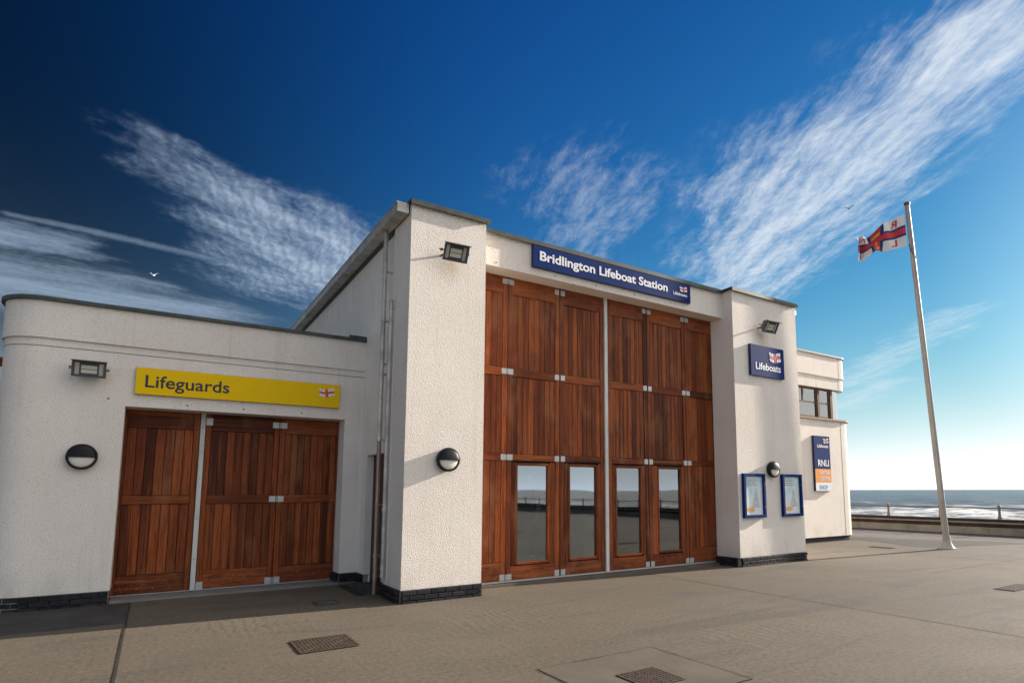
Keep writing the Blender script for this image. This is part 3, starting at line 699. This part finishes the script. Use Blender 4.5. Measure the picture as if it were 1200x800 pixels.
w_ = MB(); lstrip(w_, wpath(18.97, .525, YR - .085), .45, 6.046, 6.10); part('coping', w_, M_COPING, wing, 40)
part('roof', MB().box(XR, 19.0, YR + .35, 22, 5.5, 5.6), M_DARK, wing)
part('floor', MB().box(XR, 19.0, YR + .32, 22, 3.6, 3.7), M_INT, wing)
part('back_wall', MB().box(XR, 19.4, 22, 22.3, 0, 6.0), M_SMOOTH, wing)
part('window_wall', MB().box(XR, 16.0, YR + .02, YR + .3, 3.956, 4.959), M_RENDER, wing)
yw = YR + .08
for a, b, c0 in ((16.0, 17.72, 16.985), (17.80, 18.44, None)):
    win = part('window', MB().box(a, b, yw + .05, yw + .075, 3.956, 4.03).box(a, b, yw + .05, yw + .075, 4.90, 4.958), M_FRAMEW, wing)
    wd = lambda nm, x0, x1, z0, z1, yy=0.: part(nm, MB().box(x0, x1, yw + yy, yw + .05, z0, z1), M_FRAMEW, win)
    wd('frame', a, a + .06, 4.03, 4.90); wd('frame', b - .06, b, 4.03, 4.90); wd('frame', a, b, 3.958, 4.03, -.003); wd('frame', a, b, 4.90, 4.955, -.003)
    wd('glazing_bar', a + .06, b - .06, 4.455, 4.50, .004)
    if c0: wd('glazing_bar', c0 - .02, c0 + .02, 4.50, 4.90, .006)
    part('pane', MB().box(a + .05, b - .05, yw + .03, yw + .036, 4.02, 4.91), M_GLASSW, win)
part('window_post', MB().box(17.722, 17.798, yw - .02, yw + .09, 3.957, 4.957), M_FRAMEW, wing)
part('window_post', MB().box(18.442, 18.56, yw - .02, yw + .09, 3.957, 4.957), M_FRAMEW, wing)
w_ = MB(); lstrip(w_, [(18.562, yw + .03)] + arc(18.80, yw + .03 + .38, .38, 270, 360) + [(19.18, 22)], .012, 3.957, 4.958); part('corner_pane', w_, M_GLASSG, wing, 40)
part('joint_line', MB().box(18.84, 18.852, YR - .004, YR + .01, .2, 3.89).box(18.84, 18.852, YR - .044, YR - .02, 5.36, 6.04).box(18.84, 18.852, YR - .004, YR + .01, 4.97, 5.34), M_GREY, wing)
tag(link('paper_notice', MB().box(-.21, .21, 0, .004, -.18, .18).mesh('paper_notice', M_WPLAS), None, (17.24, yw + .10, 4.27)), 'white paper sheet behind the upper strip window of the wing', 'notice')

# ------------------------------------------------------------------ signs
def logo(parent, x0, x1, z0, z1, y):
    """small house flag: white quarters, red cross with blue edges, slightly swaying"""
    def pt(u, v, dy): return (x0 + (x1 - x0) * (u + .06 * (1 - v)), y + dy, z0 + (z1 - z0) * (v * .90 + .10 - .10 * math.sin(u * math.pi * 1.4) + .03))
    def patch(u0, u1, v0, v1, dy, mb):
        n = 6; b = len(mb.v)
        for i in range(n + 1):
            u = u0 + (u1 - u0) * i / n; mb.v += [pt(u, v0, dy), pt(u, v1, dy)]
        for i in range(n): mb.face([b + 2 * i, b + 2 * i + 2, b + 2 * i + 3, b + 2 * i + 1])
    w = MB()
    for u0, u1 in ((0, .37), (.63, 1)):
        for v0, v1 in ((0, .34), (.66, 1)): patch(u0, u1, v0, v1, -.003, w)
    e = part('emblem', w, M_WPLAS, parent)
    r = MB(); patch(0, 1, .41, .59, -.0030, r); patch(.43, .57, 0, .405, -.0030, r); patch(.43, .57, .595, 1, -.0030, r); part('emblem_cross', r, M_RED, e)
    for ch, u, v in (('R', .12, .74), ('N', .74, .74), ('L', .12, .08), ('I', .80, .08)):
        a = pt(u, v, 0); lettering(e, ch, a[0], a[0] + (x1 - x0) * (.14 if ch != 'I' else .05), a[2], (z1 - z0) * .16, y - .006, M_RED, .0, .002)
    return e
def sign(name, label, x0, x1, z0, z1, yb, yf, face, edge):
    s = thing(name, label, 'sign', ((x0 + x1) / 2, yb, z0))
    part('sign_box', MB().box(x0, x1, yf + .004, yb, z0, z1), edge, s)
    part('sign_face', MB().box(x0 + .003, x1 - .003, yf, yf + .0035, z0 + .003, z1 - .003), face, s)
    return s
s = sign('name_sign', 'long navy sign reading Bridlington Lifeboat Station over the tall timber doors', 5.437, 9.443, 5.695, 6.105, YLIN - .001, 9.128, M_NAVY, M_NAVYD)
lettering(s, 'Bridlington Lifeboat Station', 5.575, 8.76, 5.833, .178, 9.124, M_WPLAS, .026)
logo(s, 9.115, 9.325, 5.905, 6.020, 9.126); lettering(s, 'Lifeboats', 8.925, 9.335, 5.815, .065, 9.124, M_WPLAS, .02)
s = sign('lifeguards_sign', 'yellow sign reading Lifeguards above the annexe doors', -.346, 2.667, 3.125, 3.539, YA - .001, 11.29, M_YELLOW, M_YEDGE)
lettering(s, 'Lifeguards', -.222, .915, 3.238, .190, 11.286, M_BLKLET, .012)
logo(s, 2.310, 2.555, 3.300, 3.455, 11.288)
s = sign('lifeboats_sign', 'square navy Lifeboats sign high on the right pier below the floodlight', 11.03, 12.232, 4.246, 4.968, YF - .001, 8.84, M_NAVY, M_NAVYD)
lettering(s, 'Lifeboats', 11.19, 12.09, 4.395, .165, 8.836, M_WPLAS, .016)
logo(s, 11.685, 12.085, 4.60, 4.835, 8.838)
s = sign('shop_sign', 'tall navy, orange and white RNLI visitor centre sign on the wing', 17.2, 18.05, 1.61, 3.362, YR - .001, 11.46, M_NAVY, M_NAVYD)
part('orange_panel', MB().box(17.203, 18.047, 11.455, 11.4595, 1.877, 2.306), M_ORANGE, s)
part('white_panel', MB().box(17.203, 18.047, 11.455, 11.4595, 1.613, 1.875), M_WPLAS, s)
logo(s, 17.70, 17.97, 3.12, 3.28, 11.458); lettering(s, 'Lifeboats', 17.36, 17.96, 2.99, .10, 11.456, M_WPLAS, .016)
lettering(s, 'RNLI', 17.37, 17.95, 2.395, .205, 11.456, M_WPLAS, .02)
lettering(s, 'VISITOR', 17.40, 17.97, 2.125, .115, 11.451, M_WPLAS, .012); lettering(s, 'CENTRE', 17.40, 17.97, 1.940, .115, 11.451, M_WPLAS, .012)
lettering(s, 'SHOP', 17.39, 17.83, 1.66, .13, 11.451, M_LBLUE, .008)

# poster cases
for (x0, m, lab) in ((10.645, M_POST1, 'navy framed poster case left of the round lamp on the right pier'), (11.995, M_POST2, 'navy framed poster case right of the round lamp on the right pier')):
    x1 = x0 + .728; z0, z1 = 1.037, 2.008; t = .062
    c = thing('poster_case', lab, 'poster case', ((x0 + x1) / 2, YF, z0), 'poster cases on the right pier')
    part('frame', MB().box(x0, x0 + t, 8.835, YF - .001, z0, z1).box(x1 - t, x1, 8.835, YF - .001, z0, z1).box(x0 + t, x1 - t, 8.835, YF - .001, z0, z0 + t).box(x0 + t, x1 - t, 8.835, YF - .001, z1 - t, z1), M_NAVY, c)
    pm = MB().box(-.5, .5, -.0, .01, -.5, .5).mesh('poster', m); p = link('poster', pm, c, ((x0 + x1) / 2, 8.885, (z0 + z1) / 2)); p.scale = (x1 - x0 - 2 * t, 1, z1 - z0 - 2 * t)
    for zz in (z0 + .22, z1 - .25): part('lock', MB().box(x1 - .04, x1 - .02, 8.830, 8.8345, zz, zz + .02), M_ALU, c)

# ------------------------------------------------------------------ wall lamps
def bulkhead(label, x, y, z):
    t = thing('wall_lamp', label, 'lamp', (x, y, z), 'round half hooded wall lamps')
    M = Matrix.Translation((x, y, z)) @ Matrix.Rotation(R(90), 4, 'X')     # local z -> -y
    part('body', MB().lathe([(.0, .0), (.165, 0), (.178, .015), (.186, .05), (.186, .095), (.178, .105), (.160, .108), (.158, .09), (0, .09)], 40, M), M_BLACK, t, 30)
    prof = [(.156 * math.cos(a), .088 + .042 * math.sin(a)) for a in [R(90) * i / 6 for i in range(7)]]
    part('lens', MB().lathe(prof, 40, M, math.pi, 2 * math.pi), M_LENS, t, 40)
    profh = [(.168, .100)] + [(.168 * math.cos(a), .106 + .046 * math.sin(a)) for a in [R(90) * i / 6 for i in range(7)]]
    hm = MB().lathe(profh, 40, M, 0, math.pi)
    hm.box(x - .166, x + .166, y - .150, y - .09, z - .010, z - .001)
    part('hood', hm, M_BLACK, t, 40)
bulkhead('round black and white wall lamp on the left pier beside the tall doors', 3.748, YF, 2.123)
bulkhead('round black and white wall lamp between the two poster cases', 11.69, YF, 2.112)
bulkhead('round black and white wall lamp left of the annexe doors', -.905, YA, 2.145)

def floodlight(label, c, base, tilt, yaw, arm=True, w=.40, h=.275):
    t = thing('floodlight', label, 'floodlight', base, 'grey wall floodlights')
    M = Matrix.Translation(c) @ Matrix.Rotation(R(yaw), 4, 'Z') @ Matrix.Rotation(R(tilt), 4, 'X')
    def O(mb, M2, sx, sy, sz, ch=0.): mb.obox(M @ Matrix.Translation(M2), sx, sy, sz, ch)
    b = MB()     # tapered housing, front at local -y
    fr = [(-w / 2, 0, -h / 2), (w / 2, 0, -h / 2), (w / 2, 0, h / 2), (-w / 2, 0, h / 2)]; bk = [(-w * .40, .13, -h * .34), (w * .40, .13, -h * .34), (w * .40, .13, h * .36), (-w * .40, .13, h * .36)]
    i0 = len(b.v); b.v += [tuple(M @ Vector(p)) for p in fr + bk]
    for q in ((0, 1, 2, 3), (7, 6, 5, 4), (0, 4, 5, 1), (1, 5, 6, 2), (2, 6, 7, 3), (3, 7, 4, 0)): b.face([i0 + k for k in q])
    part('housing', b, M_GREY, t)
    f = MB(); e = .030
    O(f, (0, -.016, h / 2 - e / 2), w, .03, e); O(f, (0, -.016, -h / 2 + e / 2), w, .03, e); O(f, (-w / 2 + e / 2, -.016, 0), e, .029, h - 2 * e); O(f, (w / 2 - e / 2, -.016, 0), e, .029, h - 2 * e)
    O(f, (0, -.05, h / 2 + .004), w + .02, .10, .008)
    part('bezel', f, M_GREY, t)
    f = MB(); O(f, (-w * .35, -.006, 0), w * .13, .008, h * .74); O(f, (w * .35, -.006, 0), w * .13, .008, h * .74); part('reflector', f, M_REFL, t)
    f = MB(); O(f, (0, -.004, h * .10), w * .46, .006, h * .22); O(f, (0, -.004, -h * .16), w * .46, .006, h * .22); part('lamp_cell', f, M_LED, t)
    f = MB(); O(f, (0, -.0025, 0), w * .52, .003, h * .70); part('cell_tray', f, M_GREY, t)
    f = MB(); s1 = M @ Vector((-w / 2 - .02, .07, 0)); s2 = M @ Vector((w / 2 + .02, .07, 0)); bk = M @ Vector((0, .20, -.02))
    b1 = M @ Vector((-w / 2 - .02, .17, -.01)); b2 = M @ Vector((w / 2 + .02, .17, -.01))
    f.tube([s1, b1], .011, 8); f.tube([b1, b2], .011, 8); f.tube([b2, s2], .011, 8)
    f.tube([M @ Vector((-w / 2 - .035, .06, 0)), M @ Vector((-w / 2, .06, 0))], .022, 10); f.tube([M @ Vector((w / 2 + .035, .06, 0)), M @ Vector((w / 2, .06, 0))], .022, 10)
    if arm: f.tube([Vector(base) + Vector((0, .002, 0)), Vector(base) + Vector((0, -.03, .0)), (b1 + b2) / 2], [.02, .02, .015], 8)
    part('bracket', f, M_RUST, t, 60)
floodlight('grey floodlight high on the left pier with shadow streaks beside it', (3.70, 8.60, 5.375), (3.58, YF - .002, 5.40), 30, -4)
floodlight('grey floodlight high on the right pier above the square sign', (11.47, 8.60, 5.36), (11.40, YF - .002, 5.39), 30, -4)
floodlight('grey floodlight on the rounded annexe wall left of the yellow sign', (-.90, 11.12, 3.415), (-.90, YA - .002, 3.42), 14, 2, True, .40, .235)

# ------------------------------------------------------------------ drain covers
def grate(label, x0, x1, y0, y1, nx, ny, diag=False, m=M_IRON):
    t = thing('drain_grate', label, 'drain cover', ((x0 + x1) / 2, (y0 + y1) / 2, 0)); z = .0065; fr = .022
    part('pit_shade', MB().box(x0 + .004, x1 - .004, y0 + .004, y1 - .004, .0082, .0092), M_PITSHADE, t)  # black plate on the ground, painted as shade below the bars
    part('frame', MB().box(x0, x0 + fr, y0, y1, z + .003, z + .0055).box(x1 - fr, x1, y0, y1, z + .003, z + .0055).box(x0 + fr, x1 - fr, y0, y0 + fr, z + .003, z + .0055).box(x0 + fr, x1 - fr, y1 - fr, y1, z + .003, z + .0055), m, t)
    gm = MB(); xa, xb, ya, yb = x0 + fr, x1 - fr, y0 + fr, y1 - fr
    for i in range(1, nx):
        c = xa + (xb - xa) * i / nx; gm.box(c - .007, c + .007, ya, yb, z + .003, z + .0050)
    for i in range(1, ny):
        c = ya + (yb - ya) * i / ny; gm.box(xa, xb, c - .007, c + .007, z + .0035, z + .0052)
    if diag:
        for o in (-.18, 0, .18):
            A = Vector(((xa + xb) / 2 + o, (ya + yb) / 2, z + .0045)); M = Matrix.Translation(A) @ Matrix.Rotation(math.atan2(yb - ya, xb - xa), 4, 'Z'); gm.obox(M, math.hypot(xb - xa, yb - ya) * (.9 if o == 0 else .5), .020, .0022)
    part('bars', gm, m, t)
grate('rusty iron drain grate in the concrete in front of the left pier', 1.328, 1.93, 6.80, 7.42, 15, 11, True)
grate('rusty iron drain grate in a pale slab at the bottom edge', 3.515, 3.955, 3.99, 4.43, 11, 9)
grate('narrow grey drain grate out on the apron right of the doors', 11.68, 12.6, 4.27, 4.58, 16, 5)
grate('narrow dark drain grate beside the flagpole', 17.2, 17.5, 9.22, 9.88, 5, 10)
t = thing('access_cover', 'small square metal cover in the shaded ground near the side door', 'drain cover', (2.2, 9.6, 0))
part('plate', MB().box(2.07, 2.34, 9.46, 9.76, .006, .011), mat('cover_plate', color=(.10, .105, .105), rough=.5, metal=.3), t); part('rim', MB().box(2.04, 2.37, 9.43, 9.45, .006, .012).box(2.04, 2.37, 9.77, 9.79, .006, .012).box(2.04, 2.06, 9.45, 9.77, .006, .012).box(2.35, 2.37, 9.45, 9.77, .006, .012), M_IRON, t)
t = thing('channel_drain', 'dark channel drain along the side door step', 'drain cover', (2.8, 10.5, 0))
part('pit_shade', MB().box(2.75, 2.90, 9.98, 11.15, .006, .008), M_PITSHADE, t)  # black plate in place of the shaded channel
part('bars', (lambda q: [q.box(2.75, 2.90, 9.98 + .06 * i, 10.0 + .06 * i, .0085, .014) for i in range(20)] and q)(MB()), mat('channel_bar', color=(.02, .02, .022), rough=.6), t)

# ------------------------------------------------------------------ flagpole and flag
pole = thing('flagpole', 'tall pale grey flagpole leaning left on the open apron', 'flagpole', (18.40, 8.27, 0))
PB = Vector((18.395, 8.27, 0)); PT = Vector((17.475, 8.27, 9.80))
def pp(t): return PB.lerp(PT, t)
part('pole', MB().tube([pp(.02), pp(.25), pp(.5), pp(.75), pp(1)], [.085, .080, .074, .068, .062], 20), M_POLE, pole, 60)
part('base', MB().lathe([(.0, .0), (.22, 0), (.225, .025), (.19, .035), (.135, .12), (.105, .22), (.092, .36), (.0, .36)], 24, Matrix.Translation(PB)), M_POLE, pole, 40)
part('finial', MB().lathe([(.0, -.02), (.05, -.02), (.085, .03), (.085, .07), (.05, .10), (.0, .11)], 16, Matrix.Translation(PT)), M_GREY, pole, 40)
cz = pp(.865); part('cleat', MB().tube([cz + Vector((-.16, 0, .16)), cz + Vector((-.10, -.02, -.06)), cz + Vector((.08, -.06, -.22))], .018, 8), M_GREY, pole)
part('halyard', MB().tube([pp(.99) + Vector((-.055, -.03, 0)), pp(.88) + Vector((-.11, -.02, 0)), pp(.62) + Vector((-.10, -.05, 0)), pp(.14) + Vector((-.105, -.05, 0))], .006, 6), M_WHITE, pole)
def build_flag():
    top = [(0, (17.383, 8.315, 9.542)), (.40, (16.82, 8.699, 9.198)), (.60, (16.543, 8.888, 8.924)), (1., (16.143, 9.16, 8.79))]
    bot = [(0, (17.395, 8.307, 8.573)), (.40, (16.811, 8.705, 8.416)), (.60, (16.534, 8.894, 8.33)), (1., (16.195, 9.125, 8.077))]
    vd = Vector((.563, .827, 0))
    def lerpc(c, u):                                   # Catmull-Rom through the four stations
        i = 0 if u <= .4 else (1 if u <= .6 else 2); P = [Vector(q[1]) for q in c]; U = [q[0] for q in c]
        t = (u - U[i]) / (U[i + 1] - U[i]); sl_ = lambda k: (P[min(k + 1, 3)] - P[max(k - 1, 0)]) / (U[min(k + 1, 3)] - U[max(k - 1, 0)])
        m0 = sl_(i) * (U[i + 1] - U[i]); m1 = sl_(i + 1) * (U[i + 1] - U[i]); t2 = t * t; t3 = t2 * t
        return P[i] * (2 * t3 - 3 * t2 + 1) + m0 * (t3 - 2 * t2 + t) + P[i + 1] * (-2 * t3 + 3 * t2) + m1 * (t3 - t2)
    def S(u, v, off=0.):
        p = lerpc(bot, u).lerp(lerpc(top, u), v)
        p += vd * (.20 * u * math.sin(u * 9.5 + v * 1.6) + .09 * math.sin(u * 19 - v * 3.5) * math.sqrt(u) + off)
        p.z += .045 * math.sin(u * 15 + v * 2.5) * u
        return p
    fl = thing('flag', 'red white and blue cross flag flying from the flagpole, seen reversed', 'flag', (17.39, 8.31, 8.57))
    us = sorted(set([i / 24 for i in range(25)] + [.405, .45, .57, .615])); vs = sorted(set([i / 14 for i in range(15)] + [.335, .41, .59, .665]))
    mb = MB(); nv = len(vs)
    for u in us:
        for v in vs: mb.v.append(tuple(S(u, v)))
    for i in range(len(us) - 1):
        for j in range(nv - 1):
            u = (us[i] + us[i + 1]) / 2; v = (vs[j] + vs[j + 1]) / 2
            red = .45 < u < .57 or .41 < v < .59; blu = .405 < u < .615 or .335 < v < .665
            mb.cur = 1 if red else (2 if blu else 0); mb.face([i * nv + j, (i + 1) * nv + j, (i + 1) * nv + j + 1, i * nv + j + 1])
    part('cloth', mb, [M_FWHITE, M_FRED, M_FBLUE], fl, 180)
    def stamp(name, V, F, u0, u1, v0, v1, m, mirror=True):
        xa = min(v[0] for v in V); xb = max(v[0] for v in V); ya = min(v[1] for v in V); yb = max(v[1] for v in V); q = MB()
        for side in (-.006, .006):
            b = len(q.v)
            for v in V: q.v.append(tuple(S(u0 + (u1 - u0) * (v[0] - xa) / (xb - xa), v0 + (v1 - v0) * (v[1] - ya) / (yb - ya), side)))
            for f in F: q.face([b + k for k in f])
        part(name, q, m, fl)
    for ch, u0, u1, v0, v1 in (('R', .14, .25, .70, .93), ('L', .14, .25, .07, .30), ('N', .70, .86, .70, .93), ('I', .77, .81, .07, .30)):
        V, F = text_mesh(ch, .02)
        bm = bmesh.new(); vv = [bm.verts.new(p) for p in V]
        for f in F:
            try: bm.faces.new([vv[k] for k in f])
            except ValueError: pass
        bmesh.ops.subdivide_edges(bm, edges=[e for e in bm.edges if e.calc_length() > .2], cuts=3); bmesh.ops.triangulate(bm, faces=bm.faces)
        bm.verts.index_update(); V = [tuple(v.co) for v in bm.verts]; F = [[v.index for v in f.verts] for f in bm.faces]; bm.free()
        stamp('flag_letter', V, F, u0, u1, v0, v1, M_FRED)
    # anchor and crown of the badge
    V = []; F = []
    def q(x0, x1, y0, y1):
        n = 4; b = len(V)
        for i in range(n + 1): y = y0 + (y1 - y0) * i / n; V.extend([(x0, y, 0), (x1, y, 0)])
        for i in range(n): F.append([b + 2 * i, b + 2 * i + 1, b + 2 * i + 3, b + 2 * i + 2])
    q(-.08, .08, -.9, .5); q(-.3, .3, .28, .40); q(-.12, .12, .5, .72)
    for i in range(8):
        a0 = R(200 + 140 * i / 8); a1 = R(200 + 140 * (i + 1) / 8); b = len(V)
        V.extend([(.55 * math.cos(a0), -.35 + .62 * math.sin(a0), 0), (.55 * math.cos(a1), -.35 + .62 * math.sin(a1), 0), (.42 * math.cos(a1), -.35 + .42 * math.sin(a1), 0), (.42 * math.cos(a0), -.35 + .42 * math.sin(a0), 0)]); F.append([b, b + 1, b + 2, b + 3])
    stamp('flag_anchor', V, F, .455, .565, .08, .44, M_GOLD)
    V = []; F = []
    for i in range(5):
        b = len(V); x = -.5 + .2 * i; V.extend([(x, 0, 0), (x + .2, 0, 0), (x + .2, .3, 0), (x + .1, .8, 0), (x, .3, 0)]); F.append([b, b + 1, b + 2, b + 3, b + 4])
    stamp('flag_crown', V, F, .46, .56, .66, .84, M_GOLD)
build_flag()

# ------------------------------------------------------------------ promenade wall and railing
sw = thing('sea_wall', 'low concrete promenade wall with dark capping in front of the sea', 'wall', (WX, 0, 0))
Y0, Y1 = -45., 40.
n_seg = 17; dl = (Y1 - Y0) / n_seg
for i in range(n_seg):
    a = Y0 + dl * i; b = a + dl
    part('wall_block', MB().box(WX + .02, WX + .75, a + .004, b - .004, 0, .265).box(WX + .16, WX + .75, a + .004, b - .004, .265, .40), M_PROM, sw)
    part('ledge', MB().box(WX - .03, WX + .75, a + .006, b - .006, .40, .455), M_PROM, sw)
    part('kerb_beam', MB().box(WX + .10, WX + .70, a + .003, b - .003, .4555, .555), M_PROMD, sw)
part('wall_footing', MB().box(WX + .1, WX + .76, Y0, Y1, -4, -.001), M_PROM, sw)
part('recess_shade_strip', MB().box(WX + .0, WX + .158, Y0, Y1, .27, .398), M_PROMD, sw)  # dark strip filling the recess, its colour standing in for shade
rl = thing('railing', 'thin railing with stubby posts along the top of the promenade wall', 'railing', (WX + .4, 0, .555))
y = 13.87 - 2.06 * 24
while y < 30:
    part('post', MB().lathe([(0, 0), (.075, 0), (.075, .03), (.050, .10), (.042, .30), (.055, .40), (.055, .47), (.030, .52), (0, .53)], 10, Matrix.Translation((WX + .4, y, .5555))), M_RAILP, rl, 50); y += 2.06
part('rail', MB().tube([(WX + .4, -35, .955), (WX + .4, 30, .955)], .022, 8), M_RAILP, rl)

# ------------------------------------------------------------------ behind the glass, and odds and ends
def rows_ring():
    t = thing('wheel_ring', 'pale ring seen through the leftmost glass panel of the tall doors', 'wheel', (5.72, 10.6, .6))
    M = Matrix.Translation((5.66, 10.55, 1.38)) @ Matrix.Rotation(R(90), 4, 'X')
    part('rim', MB().lathe([(.70, -.05), (.80, -.05), (.82, 0), (.80, .05), (.70, .05), (.70, -.05)], 48, M), M_RINGM, t, 40)
    part('stand', MB().box(5.60, 5.72, 10.45, 10.65, .03, .58), M_INT, t)
rows_ring()
def crate(label, x, y, z, w, d, h, m=M_BOXG):
    t = thing('crate', label, 'crate', (x, y, z), 'crates inside the boathouse'); e = .02
    part('box', MB().box(x - w / 2, x + w / 2, y - d / 2, y + d / 2, z, z + h * .82), m, t)
    part('lid', MB().box(x - w / 2 - .012, x + w / 2 + .012, y - d / 2 - .012, y + d / 2 + .012, z + h * .82, z + h), m, t)
crate('lower pale green crate behind the leftmost glass panel', 5.72, 10.0, .032, .48, .32, .40)
crate('upper pale green crate behind the leftmost glass panel', 5.62, 10.0, .433, .40, .30, .25)
crate('tall pale green crate behind the second glass panel', 7.42, 10.0, .032, .34, .32, .82)
crate('tall pale green crate behind the fourth glass panel', 9.20, 10.0, .032, .22, .30, .78)
t = thing('strip_light', 'lit white strip light seen through the second glass panel', 'light', (7.6, 11.5, 2.6))
part('tube', MB().box(7.25, 8.6, 11.45, 11.55, 2.34, 2.42), M_STRIP, t); part('drop_rod', MB().tube([(7.9, 11.5, 2.42), (7.9, 11.5, 5.95)], .01, 6), M_GREY, t)

def bird(label, c, s, m, yaw, up):
    t = thing('bird', label, 'bird', c); M = Matrix.Translation(c) @ Matrix.Rotation(R(yaw), 4, 'Z') @ Matrix.Scale(s, 4)
    b = MB(); b.tube([M @ Vector(p) for p in ((-.30, 0, 0), (-.18, 0, .01), (0, 0, 0), (.16, 0, .02), (.24, 0, .035), (.31, 0, .02))], [.015 * s, .05 * s, .075 * s, .06 * s, .04 * s, .006 * s], 10)
    part('body', b, m, t, 60)
    for sd in (-1, 1):
        w = MB(); w.v = [tuple(M @ Vector(p)) for p in ((.10, sd * .05, .03), (-.08, sd * .05, .03), (.12, sd * .38, .03 + up), (-.06, sd * .38, .03 + up), (-.02, sd * .80, .03 + up * .6), (.02, sd * .38, .055 + up), (.01, sd * .05, .06))]
        for f in ((0, 1, 3, 2), (2, 3, 4), (0, 2, 5, 6), (6, 5, 3, 1), (2, 4, 5), (5, 4, 3)): w.face(list(f))
        part('wing', w, m, t)
bird('small dark bird in the sky left of the flag', (47.74, 27.36, 25.57), .75, M_BIRD, 20, .22)
bird('tiny white gull in the sky above the annexe roof', (-1.35, 67.06, 21.66), .75, M_GULL, 60, .25)
t = thing('timber_pergola', 'sliver of brown timber beam and post at the left edge behind the annexe', 'pergola', (-3.2, 16, 0))
part('beam', MB().box(-6.5, -2.62, 15.9, 16.1, 4.10, 4.26), M_WOODH, t); part('post', MB().box(-2.84, -2.70, 15.93, 16.07, 0, 4.099), M_WOODV, t); part('post', MB().box(-6.3, -6.16, 15.93, 16.07, 0, 4.099), M_WOODV, t)
